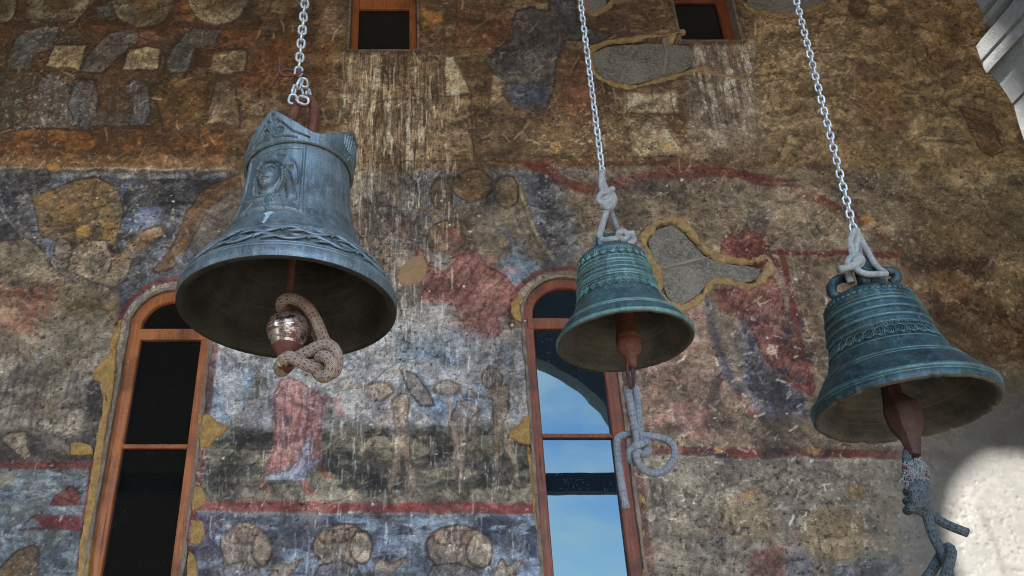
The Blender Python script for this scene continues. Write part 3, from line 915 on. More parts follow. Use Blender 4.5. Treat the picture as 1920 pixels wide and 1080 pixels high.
poly([(812, 468), (842, 480), (838, 502), (812, 498)], (142, 142, 140), 0.85, 4, 0.5, 0.3)
poly([(764, 560), (850, 572), (866, 600), (860, 630), (800, 640), (740, 640), (740, 580)], (116, 114, 114), 0.85, 10, 0.45, 0.3)
poly([(862, 620), (900, 640), (946, 650), (940, 700), (880, 690)], (94, 66, 62), 0.7, 8)
poly([(870, 420), (930, 420), (950, 470), (920, 480), (880, 460)], (104, 86, 62), 0.5, 10)
for c_, r_ in (((728, 470), (11, 9)), ((944, 452), (10, 9)), ((706, 676), (25, 18))): ell(*c_, *r_, (160, 122, 84), 0.9, 0.12)
poly([(720, 410), (770, 412), (780, 440), (730, 450)], (118, 64, 52), 0.5, 10)
line([(722, 480), (724, 530)], 10, (150, 110, 96), 0.5)
s = sl(640, 330, 800, 640, 10)
fd = sst(640, 670, GU[s]) * sst(830, 740, GU[s]) * sst(320, 340, GV[s]) * sst(680, 560, GV[s])
lay(s, fd * sst(0.52, 0.62, n_ver[s]) * 0.6, (158, 150, 138), 0.3, 0)
lay(s, fd * sst(0.55, 0.63, n_ver2[s]) * 0.6, (62, 54, 52), 0.3, 0)
STK[s] = np.maximum(STK[s], fd * .8)

# ---- third register between the windows: blue ground, figures walking
poly([(380, 640), (740, 600), (1010, 640), (1010, 830), (380, 830)], (114, 117, 122), 1, 14, 0.35, 0.2)
poly([(390, 660), (480, 690), (474, 770), (430, 800), (388, 780)], (112, 132, 152), 0.85, 12, 0.35, 0.35)
poly([(740, 640), (900, 640), (930, 700), (900, 790), (800, 780), (750, 720)], (106, 124, 144), 0.85, 16, 0.4, 0.35)
blot(380, 640, 1000, 830, (132, 124, 116), 0.53, 0.06, 0.75, n_mid)
blot(380, 640, 1000, 830, (158, 164, 172), 0.57, 0.05, 0.5, n_speck)
poly([(380, 808), (420, 800), (480, 802), (560, 806), (760, 802), (1010, 800), (1010, 945), (376, 945)], (48, 46, 42), 1, 7, 0.5, 0.25)
blot(376, 800, 1010, 945, (120, 112, 92), 0.51, 0.06, 0.8, n_hor)
blot(376, 800, 1010, 945, (22, 22, 22), 0.56, 0.05, 0.7, n_mid2)
poly([(376, 925), (480, 912), (700, 925), (1010, 915), (1010, 946), (372, 948)], (122, 110, 94), 0.9, 10, 0.35, 0.2)
poly([(438, 796), (470, 740), (480, 690), (498, 690), (494, 740), (470, 790)], (108, 96, 84), 0.7, 5)
poly([(500, 700), (540, 700), (524, 760), (520, 800), (474, 800)], (126, 126, 126), 0.7, 10)
poly([(528, 716), (548, 712), (584, 728), (604, 744), (606, 800), (598, 830), (604, 858), (582, 868), (556, 876), (520, 890), (494, 892), (498, 868), (514, 846), (520, 790), (518, 740)], (150, 96, 90), .88, 5, 0.25, 0.3, (104, 52, 50))
for q in ([(540, 720), (534, 800), (520, 860)], [(566, 730), (566, 810), (548, 866)], [(590, 750), (584, 830)], [(530, 770), (526, 800)]): line(q, 3, (108, 58, 62), 0.6)
poly([(536, 776), (550, 782), (540, 798)], (66, 56, 74), 0.8, 3); poly([(530, 808), (540, 812), (534, 838)], (84, 58, 70), 0.8, 3)
poly([(492, 902), (494, 892), (540, 882), (566, 850), (578, 816), (586, 820), (582, 862), (602, 860), (598, 870), (576, 884), (572, 904)], (138, 140, 154), 1, 4, 0.3, 0.2, (70, 66, 76))
poly([(604, 740), (640, 746), (648, 784), (636, 790), (626, 760), (608, 770)], (140, 92, 84), 0.85, 4)
poly([(604, 756), (628, 756), (630, 800), (606, 802)], (124, 126, 118), 0.8, 4)
for fx, fy in ((486, 902), (566, 904), (596, 872)):
    poly([(fx - 2, fy), (fx + 12, fy), (fx + 18, fy + 16), (fx + 34, fy + 24), (fx + 12, fy + 24), (fx, fy + 14)], (126, 66, 54), 0.95, 3, 0.2, 0.15)
SK = (130, 112, 94)
poly([(738, 748), (752, 738), (766, 746), (764, 790), (772, 850), (784, 905), (776, 928), (766, 900), (756, 858), (742, 900), (730, 928), (724, 918), (736, 864), (740, 800)], SK, 0.95, 4, 0.3, 0.25, (74, 62, 54))
line([(742, 752), (712, 796), (690, 830), (676, 850)], 9, SK, 0.9, 0.25)
poly([(750, 690), (776, 700), (800, 730), (816, 760), (790, 764), (768, 742), (756, 712)], (112, 98, 88), 0.85, 5, 0.3, 0.2, INK)
line([(640, 726), (680, 722), (700, 728)], 9, SK, 0.85); ell(712, 732, 26, 14, (150, 130, 112), 0.95, 0.15, 0.3, 0.15, (84, 66, 56))
ell(838, 728, 24, 14, (132, 118, 104), 0.9, 0.15, 0.3, 0.2, (78, 64, 56)); line([(842, 738), (846, 780)], 9, SK, 0.85)
poly([(846, 790), (858, 756), (880, 750), (900, 766), (880, 790), (876, 850), (866, 920), (856, 922), (856, 850), (848, 820)], (122, 106, 94), 0.9, 5, 0.3, 0.3, (70, 60, 56))
poly([(884, 778), (900, 770), (910, 790), (904, 820), (890, 810)], (92, 80, 68), 0.85, 5); line([(892, 800), (898, 860)], 10, (100, 86, 74), 0.8, 0.3)
ell(922, 710, 18, 20, (104, 88, 70), 0.95, 0.15, 0.35, 0.15, INK)
poly([(918, 726), (952, 724), (956, 770), (944, 800), (936, 850), (934, 908), (920, 914), (912, 908), (928, 900), (926, 840), (928, 790)], (118, 100, 82), 0.95, 4, 0.3, 0.2, (60, 50, 42))
poly([(946, 800), (960, 830), (976, 900), (984, 914), (968, 916), (958, 880), (944, 836)], (118, 102, 84), 0.95, 4, 0.3, 0.2, (60, 50, 42))
line([(922, 736), (896, 744), (880, 730)], 8, (118, 100, 82), 0.9, 0.2); line([(950, 700), (972, 730), (984, 770)], 9, (110, 96, 82), 0.8, 0.3)
ell(657, 922, 7, 5, (170, 140, 110), 0.9)
for q in ([(742, 760), (750, 800), (748, 850)], [(758, 760), (762, 820), (770, 880)], [(925, 745), (934, 790), (932, 850)], [(858, 770), (864, 820), (860, 880)], [(546, 716), (520, 745), (512, 800)], [(574, 740), (580, 790), (570, 840)], [(556, 760), (590, 772)], [(530, 830), (560, 845)], [(510, 870), (545, 862)]):
    line(q, 2.2, (62, 44, 42), 0.55, 0.25)
for cx, cy in ((922, 708), (840, 448), (884, 350), (828, 366)):
    for sg in (-1, 1): line([(cx + sg * 5 - 3, cy - 3), (cx + sg * 5 + 3, cy - 4)], 2, (44, 32, 26), 0.6, 0.1)
    line([(cx, cy - 4), (cx + 1, cy + 6)], 1.6, (56, 40, 32), 0.6, 0.1); line([(cx - 4, cy + 11), (cx + 4, cy + 11)], 1.8, (60, 34, 30), 0.6, 0.1)
# red band and the bottom register
line([(366, 950), (1010, 954)], 19, (124, 46, 42), 1, 0.22, 0.3, 2.5)
line([(366, 962), (1010, 966)], 3, (168, 170, 168), 0.6, 0.5)
poly([(366, 964), (1010, 967), (1020, 1250), (340, 1250)], (84, 92, 104), 1, 3, 0.4, 0.25)
blot(350, 966, 1020, 1240, (40, 43, 54), 0.50, 0.06, 0.9, n_mid)
blot(350, 966, 1020, 1240, (124, 136, 150), 0.53, 0.05, 0.75, n_hor)
blot(376, 966, 420, 1100, (52, 40, 50), 0.4, 0.06, 0.7, n_mid2)
HD = (126, 108, 92)
for cx, cy, rx, ry in ((458, 1026, 44, 44), (640, 1024, 52, 42), (856, 1026, 58, 44)):
    ell(cx, cy, rx, ry, HD, 0.97, 0.06, 0.35, 0.15, INK)
    for k in (-1, 0, 1): ell(cx + k * rx * .45, cy - ry * .45, rx * .34, ry * .34, (112, 92, 76), 0.8, 0.15, 0.35, 0.1, (66, 50, 42))
    for k in range(3): line([(cx - rx * .6 + k * rx * .4, cy - 10), (cx - rx * .5 + k * rx * .45, cy + 10), (cx - rx * .3 + k * rx * .4, cy + 34)], 2, (66, 52, 44), 0.6)
    ell(cx + rx * .75, cy + 4, rx * .42, ry * .72, (140, 124, 104), 0.95, 0.08, 0.35, 0.1, INK)
    poly([(cx - rx * 1.2, cy + 80), (cx - rx * .8, cy + 36), (cx, cy + 28), (cx + rx * .6, cy + 40), (cx + rx * 1.1, cy + 90)], (104, 98, 98), 0.9, 6, 0.35, 0.2, INK)
    line([(cx - rx * .6, cy + 60), (cx, cy + 42), (cx + rx * .5, cy + 54)], 3, (64, 58, 62), 0.7)
    hx, hy = cx + rx * 1.5, cy + 26
    poly([(hx - 20, hy + 40), (hx - 12, hy + 10), (hx - 2, hy - 4), (hx + 8, hy + 10), (hx + 40, hy - 4), (hx + 30, hy + 12), (hx + 20, hy + 24), (hx, hy + 40)], (136, 118, 100), 0.95, 4, 0.3, 0.15, (70, 56, 48))
    for k in range(3): line([(hx + 4, hy + 12 + k * 5), (hx + 36 - k * 6, hy - 2 + k * 8)], 2, (80, 62, 54), 0.6)

# ---- second register, right: a standing figure, red bows and frames
poly([(1040, 318), (1700, 318), (1760, 800), (1790, 860), (1190, 856), (1190, 560), (1110, 420)], (112, 96, 78), 0.95, 14, 0.3, 0.1)
poly([(1190, 560), (1330, 560), (1370, 720), (1400, 830), (1200, 830)], (132, 106, 90), 0.8, 18, 0.3, 0.15)
poly([(1470, 480), (1690, 480), (1760, 800), (1560, 830), (1500, 640)], (112, 92, 74), 0.85, 14, 0.28, 0.1)
poly([(1050, 318), (1240, 314), (1180, 336), (1110, 338), (1060, 330)], (92, 84, 76), 0.9, 6, 0.4, 0.3)
line([(990, 306), (1030, 320), (1060, 344), (1110, 354), (1170, 342), (1240, 328), (1320, 322), (1400, 328), (1470, 346), (1530, 374), (1600, 410)], 20, (88, 38, 29), 1, 0.28, 0.3, 2.4)
line([(1050, 322), (1100, 340), (1160, 332), (1220, 320)], 3, (60, 46, 40), 0.7)
blot(1200, 330, 1640, 440, (52, 46, 44), 0.56, 0.05, 0.75, n_mid2)
blot(1040, 340, 1230, 470, (54, 50, 48), 0.53, 0.05, 0.75, n_mid2)
blot(1420, 330, 1640, 470, (140, 126, 106), 0.57, 0.05, 0.5, n_hor)
poly([(1110, 380), (1200, 360), (1330, 380), (1350, 440), (1300, 440), (1200, 420), (1120, 430)], (96, 82, 64), 0.8, 12, 0.35, 0.15)
poly([(1330, 380), (1440, 400), (1460, 470), (1600, 470), (1620, 420), (1500, 360), (1400, 340)], (122, 106, 84), 0.6, 14)
ell(1622, 412, 13, 10, (150, 104, 44), 0.9); 
poly([(1349, 486), (1352, 452), (1362, 438), (1378, 446), (1398, 430), (1418, 440), (1442, 462), (1446, 490), (1400, 500)], (96, 38, 30), 1, 4, 0.4, 0.2, INK)
poly([(1340, 545), (1400, 540), (1448, 520), (1462, 552), (1478, 600), (1500, 660), (1530, 728), (1524, 744), (1494, 724), (1462, 712), (1436, 676), (1410, 620), (1386, 580)], (106, 50, 44), .9, 6, 0.45, 0.35, (64, 30, 28))
blot(1350, 430, 1530, 740, (150, 112, 100), 0.58, 0.04, 0.5, n_speck)
blot(1350, 430, 1530, 740, (60, 26, 26), 0.56, 0.05, 0.7, n_mid2)
poly([(1334, 548), (1366, 552), (1376, 590), (1350, 580)], (132, 64, 56), 0.6, 6)
poly([(1322, 560), (1336, 560), (1348, 640), (1372, 690), (1400, 740), (1384, 742), (1350, 690), (1330, 630)], (54, 54, 66), 0.95, 5, 0.5, 0.3)
poly([(1388, 600), (1412, 630), (1436, 680), (1464, 712), (1512, 740), (1516, 770), (1450, 784), (1410, 772), (1394, 720), (1390, 650)], (90, 90, 98), 0.95, 6, 0.45, 0.3)
blot(1380, 600, 1520, 785, (44, 46, 60), 0.53, 0.05, 0.8, n_mid2)
poly([(1340, 580), (1384, 600), (1388, 690), (1362, 670), (1346, 620)], (118, 106, 94), 0.8, 8)
line([(1384, 740), (1410, 780), (1420, 772)], 8, (120, 60, 52), 0.7); line([(1490, 726), (1520, 738)], 10, (132, 44, 44), 0.7, 0.4)
line([(1450, 474), (1680, 478)], 9, (92, 34, 26), 0.95, 0.3); line([(1464, 474), (1492, 590), (1520, 740)], 11, (92, 34, 30), 0.95, 0.25); line([(1480, 476), (1508, 590), (1534, 720)], 3, (170, 150, 124), 0.7, 0.4)
line([(1590, 405), (1690, 470), (1720, 520)], 12, (92, 48, 34), 0.5, 0.5)
ell(1448, 657, 11, 9, (176, 152, 132), 0.95, 0.15, 0.2, 0.05)
blot(1180, 560, 1206, 800, (46, 42, 42), 0.44, 0.06, 0.85, n_ver)
poly([(1246, 792), (1286, 790), (1280, 808), (1252, 812)], (46, 42, 40), 0.9, 5, 0.4, 0.4); poly([(1320, 780), (1380, 790), (1350, 812), (1318, 806)], (56, 50, 46), 0.8, 6, 0.4, 0.4)
blot(1200, 700, 1480, 840, (60, 54, 50), 0.58, 0.04, 0.7, n_mid2)
blot(1200, 580, 1330, 830, (150, 92, 84), 0.56, 0.05, 0.5, n_hor)
# red band, lower right panel
line([(1200, 845), (1540, 850), (1810, 858)], 17, (86, 34, 28), 1, 0.25, 0.4, 2.5)
blot(1290, 836, 1560, 866, (40, 40, 44), 0.52, 0.04, 0.8, n_mid2)
line([(1200, 858), (1800, 868)], 3, (150, 140, 124), 0.7, 0.3)
poly([(1200, 866), (1800, 872), (1830, 1250), (1230, 1250)], (116, 106, 92), 0.95, 4, 0.3, 0.05)
blot(1200, 868, 1840, 1240, (90, 80, 66), 0.52, 0.07, 0.8, n_mid)
blot(1200, 868, 1500, 1100, (136, 126, 114), 0.55, 0.05, 0.5, n_hor)
for _ in range(16):
    x = random.uniform(1215, 1290)
    line([(x, random.uniform(890, 930)), (x + random.uniform(2, 12), random.uniform(940, 980))], 4, (58, 54, 58), 0.55, 0.4)
ell(1565, 1000, 62, 50, (112, 92, 66), 0.85, 0.12, 0.3, 0.1); ell(1400, 970, 60, 46, (118, 100, 74), 0.7, 0.15, 0.3, 0.1)
poly([(1640, 930), (1730, 940), (1730, 1030), (1650, 1036)], (98, 84, 60), 0.85, 14)
line([(1352, 918), (1390, 905), (1440, 900), (1500, 866)], 4, (60, 52, 46), 0.7, 0.3); line([(1440, 935), (1500, 890)], 5, (56, 50, 46), 0.6, 0.3); line([(1540, 880), (1640, 915), (1700, 920)], 6, (62, 56, 46), 0.55, 0.4)
line([(1340, 960), (1352, 1000), (1376, 1010), (1400, 990)], 3, (60, 52, 44), 0.6); line([(1500, 960), (1530, 1000), (1560, 1090)], 5, (66, 58, 48), 0.55, 0.3); line([(1430, 980), (1450, 1020), (1480, 1024), (1500, 1000)], 4, (112, 54, 46), 0.55, 0.4)
poly([(1404, 1040), (1440, 1026), (1472, 1022), (1466, 1120), (1400, 1120)], (104, 58, 50), 0.85, 6, 0.45, 0.3)
poly([(1474, 1040), (1500, 1026), (1530, 1060), (1500, 1120), (1474, 1110)], (86, 90, 98), 0.9, 6, 0.5, 0.25); poly([(1330, 1006), (1362, 1004), (1370, 1018), (1340, 1022)], (50, 50, 58), 0.8, 5, 0.4, 0.4)
poly([(1560, 1060), (1690, 1044), (1690, 1140), (1570, 1140)], (62, 66, 76), 0.9, 6, 0.5, 0.25); blot(1560, 1040, 1690, 1100, (34, 36, 44), 0.5, 0.05, 0.8, n_mid2)
line([(1690, 1036), (1692, 1100)], 4, (84, 36, 32), 0.7); poly([(1694, 1040), (1760, 1030), (1770, 1120), (1696, 1120)], (116, 84, 62), 0.7, 8)
for c_, r_ in (((1348, 841), (9, 6)), ((1528, 842), (13, 10)), ((1404, 928), (16, 9)), ((1608, 922), (17, 14)), ((1796, 808), (15, 12))): ell(*c_, *r_, (150, 112, 62), 0.85, 0.2)
line([(1692, 480), (1740, 660), (1772, 800), (1800, 880), (1822, 960)], 10, (80, 48, 38), 0.6, 0.3)
DK = (46, 34, 30)
drape([(780, 462), (830, 512), (892, 472), (966, 538), (932, 592), (946, 650), (880, 620), (852, 568), (788, 556)], 35, 17, (74, 30, 30), (164, 108, 98), .6)
drape([(528, 716), (584, 728), (606, 800), (604, 858), (520, 890), (494, 892), (520, 790)], 12, 15, (100, 50, 50), (186, 128, 118), .6, .5)
drape([(494, 892), (566, 850), (586, 820), (602, 860), (572, 904)], 30, 11, (72, 72, 92), (176, 180, 190), .6)
drape([(1340, 545), (1448, 520), (1500, 660), (1524, 744), (1436, 676)], 28, 15, (56, 24, 24), (160, 112, 98), .6, .6)
drape([(1349, 486), (1362, 438), (1442, 462), (1446, 490)], 60, 13, (50, 22, 20), (140, 90, 76), .5)
drape([(1388, 600), (1464, 712), (1516, 770), (1410, 772)], 25, 13, (40, 40, 52), (150, 150, 152), .55)
drape([(-200, 470), (48, 444), (122, 540), (-200, 560)], 60, 15, (70, 56, 44), (168, 152, 128), .55)
drape([(124, 506), (160, 446), (212, 482), (300, 420), (238, 520), (140, 512)], 50, 13, (70, 56, 44), (168, 152, 128), .55)
drape([(58, 368), (140, 338), (224, 352), (228, 430), (180, 462), (74, 442)], 80, 22, (62, 44, 26), (146, 112, 66), .5)
drape([(-200, 640), (150, 640), (170, 850), (-200, 860)], 12, 22, (66, 58, 56), (150, 140, 126), .45, .6)
drape([(908, 114), (968, 22), (1082, 40), (1040, 168), (992, 212)], 15, 24, (36, 36, 42), (96, 96, 98), .5)
drape([(10, 112), (50, 54), (112, 50), (58, 130)], 50, 13, (48, 46, 46), (116, 118, 116), .5)
drape([(152, 134), (206, 60), (262, 58), (196, 134)], 50, 13, (48, 46, 46), (120, 118, 112), .5)
drape([(312, 122), (362, 52), (416, 55), (338, 142)], 50, 13, (46, 46, 46), (116, 120, 116), .5)
drape([(0, 252), (92, 140), (180, 145), (280, 228), (60, 240)], 10, 16, (44, 40, 40), (118, 114, 108), .5, .6)
drape([(232, 160), (284, 176), (268, 236), (240, 236)], 8, 13, (44, 44, 50), (116, 120, 124), .5, .6)
drape([(386, 236), (404, 152), (446, 158), (450, 240)], 8, 14, (70, 54, 42), (150, 132, 106), .45, .6)
for cx, cy, rx, ry in ((458, 1026, 44, 44), (640, 1024, 52, 42), (856, 1026, 58, 44)):
    drape([(cx - rx, cy), (cx - rx * .6, cy - ry * .8), (cx, cy - ry), (cx + rx * .6, cy - ry * .8), (cx + rx * .8, cy), (cx, cy + ry)], 15, 13, (70, 54, 46), (164, 144, 122), .6, .8)
    drape([(cx - rx * 1.2, cy + 80), (cx - rx * .8, cy + 36), (cx + rx * .6, cy + 40), (cx + rx * 1.1, cy + 90)], 60, 14, (60, 54, 58), (150, 144, 142), .55)
drape([(925, 340), (980, 350), (1030, 482), (976, 450)], -20, 12, (60, 48, 36), (150, 130, 96), .5, .4)
drape([(320, 464), (384, 346), (450, 330), (360, 446)], 40, 15, (48, 34, 22), (124, 94, 64), .5, .5)
drape([(1340, 900), (1540, 880), (1640, 1100), (1300, 1100)], 35, 36, (76, 66, 54), (146, 136, 120), .4)
drape([(1640, 480), (1900, 560), (1960, 900), (1760, 800)], 40, 34, (80, 62, 42), (144, 122, 88), .35)
drape([(1430, 40), (1800, 0), (1900, 300), (1640, 380), (1440, 280)], 30, 40, (70, 54, 36), (150, 124, 86), .3)
# even grey painted low on the right so the sun patch shows pale there
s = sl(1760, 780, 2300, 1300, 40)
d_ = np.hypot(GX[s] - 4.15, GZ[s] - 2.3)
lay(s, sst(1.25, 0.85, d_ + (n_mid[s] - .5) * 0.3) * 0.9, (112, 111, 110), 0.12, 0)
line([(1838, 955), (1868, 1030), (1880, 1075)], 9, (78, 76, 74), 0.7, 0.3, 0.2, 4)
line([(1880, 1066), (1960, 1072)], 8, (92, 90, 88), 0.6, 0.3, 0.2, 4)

# ---- dark rim of plaster round the windows
ARCHES = [((-1.905, -1.33), 3.937), ((0.815, 1.425), 4.02)]
RECTS = [(-0.469, 0.098, 6.495, 7.22), (2.333, 2.838, 6.604, 7.3)]


def sdf_win(x, z, k):
    if k < 2:
        (a, b), zs = ARCHES[k]
        c, r = .5 * (a + b), .5 * (b - a)
        return np.where(z > zs, np.hypot(x - c, z - zs) - r, np.abs(x - c) - r)
    a, b, z0, z1 = RECTS[k - 2]
    return np.maximum(np.abs(x - .5 * (a + b)) - .5 * (b - a), np.abs(z - .5 * (z0 + z1)) - .5 * (z1 - z0))


for k, (a, b) in enumerate([q[0] for q in ARCHES]):
    d = sdf_win(GX, GZ, k) + (n_mid2 - .5) * 0.02
    top = (GZ > ARCHES[k][1] - 0.1)
    m = sst(0.105, 0.09, d) * sst(0.055, 0.065, d) * top
    full = (slice(0, NZ), slice(0, NX))
    lay(full, m * 0.9, (88, 34, 28), 0.3, 0.2)
    m = sst(0.06, 0.05, d) * top
    lay(full, m * 0.9, (130, 116, 98), 0.4, 0.2)
    m = sst(0.07, 0.05, d) * sst(-.01, .0, GX - b + 0.02) * (1 - top)
    lay(full, m * 0.8, (72, 32, 30), 0.4, 0.2)
lay((slice(0, NZ), slice(0, NX)), np.maximum(sst(0.07, 0.02, sdf_win(GX, GZ, 2) + (n_mid2 - .5) * .05), sst(0.08, 0.03, sdf_win(GX, GZ, 3) + (n_mid2 - .5) * .05)) * 0.8, (62, 50, 34), 0.4, 0)

# ---- weather over everything: dirt, flakes, scratches, cracks
gr = C.mean(axis=2, keepdims=True)
sat_ = 0.98 - .16 * sst(330, 250, GV) + 0.25 * (n_big2 - .5)
red_ = np.clip((C[..., 0] - C[..., 1]) * 2.4 - 0.25, 0, 1) * (C[..., 1] < C[..., 2] * 1.35)       # madder reds have gone dull
C = gr + (C - gr) * (sat_ - 0.42 * red_)[..., None]
wash = (0.26 * sst(0.46, 0.62, n_big2 * .5 + n_f1 * .5))[..., None]
tone = np.where(GV[..., None] < 316, np.array((96, 74, 50)), np.array((118, 108, 96))) / 255.0
C = C * (1 - wash) + tone * wash
C *= (1 + 0.28 * (n_mid - .5) + 0.30 * (n_fine - .5) + 0.35 * (n_big - .5) + 0.32 * (n_f1 - .5) + 0.28 * (n_f2 - .5) + 0.42 * (n_f3 - .5))[..., None]
dark_ = sst(0.62, 0.72, n_f2 * .6 + n_mid2 * .4)[..., None] * .22 * (1 - .6 * sst(1400, 1600, GU))[..., None]
C *= 1 - dark_
pale_ = sst(0.60, 0.70, n_f1 * .6 + n_mid * .4)[..., None] * .28
C = C * (1 - pale_) + (C * .6 + np.array((176, 162, 140)) / 255.0 * .4) * pale_
flake = vnoise(46, 46, 2, 0.8)
loss = sst(0.76, 0.84, flake * 0.75 + n_big * 0.35)[..., None]
C = C * (1 - loss * .6) + np.array((165, 155, 138)) / 255.0 * loss * .6 * (0.5 + C.mean(axis=2, keepdims=True) * 1.6)
pit = sst(0.76, 0.82, vnoise(48, 48, 2, 0.8) * 0.8 + n_big2 * 0.3)[..., None]
C = C * (1 - pit * .6) + np.array((24, 20, 18)) / 255.0 * pit * .6
strokes(1500, -100, -20, 2000, 320, (30, 22, 16), (8, 40), 1.1, (0, 180), 0.32)
strokes(900, -100, 320, 2000, 1100, (34, 28, 26), (6, 30), 1.1, (0, 180), 0.35)
strokes(700, -100, 320, 1800, 1100, (190, 182, 168), (5, 24), 1.0, (0, 180), 0.35)
strokes(260, -100, -20, 1500, 320, (176, 158, 126), (5, 26), 1.4, (0, 180), 0.45)
strokes(420, 380, 600, 1010, 1080, (206, 208, 208), (8, 46), 1.0, (84, 96), 0.35)
strokes(260, 640, 90, 860, 640, (206, 196, 172), (8, 50), 1.1, (86, 94), 0.4)
strokes(120, 1200, 480, 1560, 1000, (200, 190, 176), (5, 20), 1.6, (0, 180), 0.6)
strokes(500, 1420, 0, 1960, 700, (132, 108, 72), (14, 50), 1.5, (15, 50), 0.25)
strokes(500, 1420, 0, 1960, 700, (44, 32, 20), (10, 46), 1.4, (100, 160), 0.2)
for _ in range(15):                                       # long cracks
    u, v = random.uniform(-50, 1900), random.uniform(0, 1060)
    an = random.choice((0.1, 1.4, 1.7, 2.9)) + random.uniform(-.3, .3)
    pts = [(u, v)]
    for k in range(14):
        an += random.uniform(-.5, .5)
        pts.append((pts[-1][0] + 15 * math.cos(an), pts[-1][1] + 15 * math.sin(an)))
    line(pts, 1.4, (30, 24, 20), 0.6, 0.35, 0.1, 1.2)
for _ in range(200):                                      # white chips
    u, v = random.uniform(-40, 1760), random.uniform(320, 1090)
    s = sl(u, v, u, v, 7)
    m = (np.hypot((GU[s] - u) / random.uniform(.7, 1.6), (GV[s] - v)) < random.uniform(0.8, 2.4)).astype(float)[..., None] * random.uniform(.5, .95)
    C[s] = C[s] * (1 - m) + np.array((196, 192, 182)) / 255.0 * m

C *= (1 + .16 * sst(330, 250, GV))[..., None]  # upper wall paint lightened to make up for the weaker light there
calm = sst(1.5, 0.9, np.hypot(GX - 4.1, GZ - 2.3))  # smooth grey area painted where the sun lands, so its patch reads pale
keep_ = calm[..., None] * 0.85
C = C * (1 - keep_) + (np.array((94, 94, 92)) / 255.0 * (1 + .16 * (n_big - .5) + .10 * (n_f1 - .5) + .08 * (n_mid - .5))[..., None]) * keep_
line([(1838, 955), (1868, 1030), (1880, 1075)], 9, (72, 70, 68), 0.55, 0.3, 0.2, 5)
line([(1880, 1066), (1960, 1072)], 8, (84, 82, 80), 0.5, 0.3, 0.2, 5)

# exposed stone: the plaster is gone there
STONES = [
    [(1112, 96), (1140, 84), (1190, 80), (1245, 78), (1292, 82), (1302, 96), (1300, 118), (1280, 132), (1246, 142), (1215, 150), (1180, 156), (1150, 152), (1126, 140), (1114, 120)],
    [(1216, 446), (1236, 426), (1262, 420), (1286, 436), (1306, 462), (1326, 480), (1360, 492), (1400, 496), (1428, 500), (1420, 522), (1396, 528), (1352, 522), (1326, 532), (1308, 554), (1280, 568), (1258, 562), (1246, 536), (1238, 500), (1222, 472)],
    [(1090, -24), (1140, -30), (1138, 6), (1122, 20), (1102, 18), (1092, 2)],
    [(1402, -30), (1560, -34), (1548, 4), (1516, 16), (1462, 22), (1416, 20), (1402, 8)],
]
stone_sd = np.full((NZ, NX), 1e9)
for pg in STONES:
    us, vs_ = [p[0] for p in pg], [p[1] for p in pg]
    s = sl(min(us), min(vs_), max(us), max(vs_), 40)
    stone_sd[s] = np.minimum(stone_sd[s], sdf_poly(GU[s], GV[s], pg))

# relief of the plaster (metres, + = towards the viewer)
lum = C.mean(axis=2)
REL = (n_big - .5) * 0.045 + (n_mid - .5) * 0.017 + (n_fine - .5) * 0.0028 + (n_hor - .5) * 0.007 + (flake - .5) * 0.003
REL *= (1 - .75 * calm)
REL += loss[..., 0] * -0.0025 + pit[..., 0] * -0.006
REL += STK * (n_ver2 - .5) * 0.006
REL = np.where(stone_sd < 6, -0.05, REL)

PAINT = 1.75
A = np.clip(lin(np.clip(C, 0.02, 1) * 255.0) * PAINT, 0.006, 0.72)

# mesh: faces inside the windows are cut out, the rim snapped to the outline
fx, fz = 0.5 * (GX[:-1, :-1] + GX[1:, 1:]), 0.5 * (GZ[:-1, :-1] + GZ[1:, 1:])
keep = np.ones(fx.shape, bool)
VX, VZ = GX.copy(), GZ.copy()
for k in range(4):
    keep &= sdf_win(fx, fz, k) > -0.004
    d = sdf_win(GX, GZ, k)
    e = 1e-4
    gx_, gz_ = (sdf_win(GX + e, GZ, k) - d) / e, (sdf_win(GX, GZ + e, k) - d) / e
    near = np.abs(d) < CELL * 0.9
    VX = np.where(near & (d < 0), VX - gx_ * d, VX); VZ = np.where(near & (d < 0), VZ - gz_ * d, VZ)
idx = np.arange(NX * NZ).reshape(NZ, NX)
q = np.stack([idx[:-1, :-1], idx[:-1, 1:], idx[1:, 1:], idx[1:, :-1]], axis=-1)[keep]
used = np.zeros(NX * NZ, bool); used[q.ravel()] = True
remap = np.cumsum(used) - 1
q = remap[q]
co = np.stack([VX, -REL, VZ], axis=-1).reshape(-1, 3)[used]       # local: the root stands on the wall plane
me = bpy.data.meshes.new('fresco_plaster')
me.vertices.add(len(co)); me.vertices.foreach_set('co', co.astype(np.float32).ravel())
me.loops.add(q.size); me.loops.foreach_set('vertex_index', q.astype(np.int32).ravel())
me.polygons.add(len(q)); me.polygons.foreach_set('loop_start', (np.arange(len(q)) * 4).astype(np.int32))
me.polygons.foreach_set('loop_total', np.full(len(q), 4, np.int32))
me.update(calc_edges=True)
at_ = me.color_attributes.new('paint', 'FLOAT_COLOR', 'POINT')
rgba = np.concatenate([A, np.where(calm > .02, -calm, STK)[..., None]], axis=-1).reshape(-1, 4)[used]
at_.data.foreach_set('color', rgba.astype(np.float32).ravel())


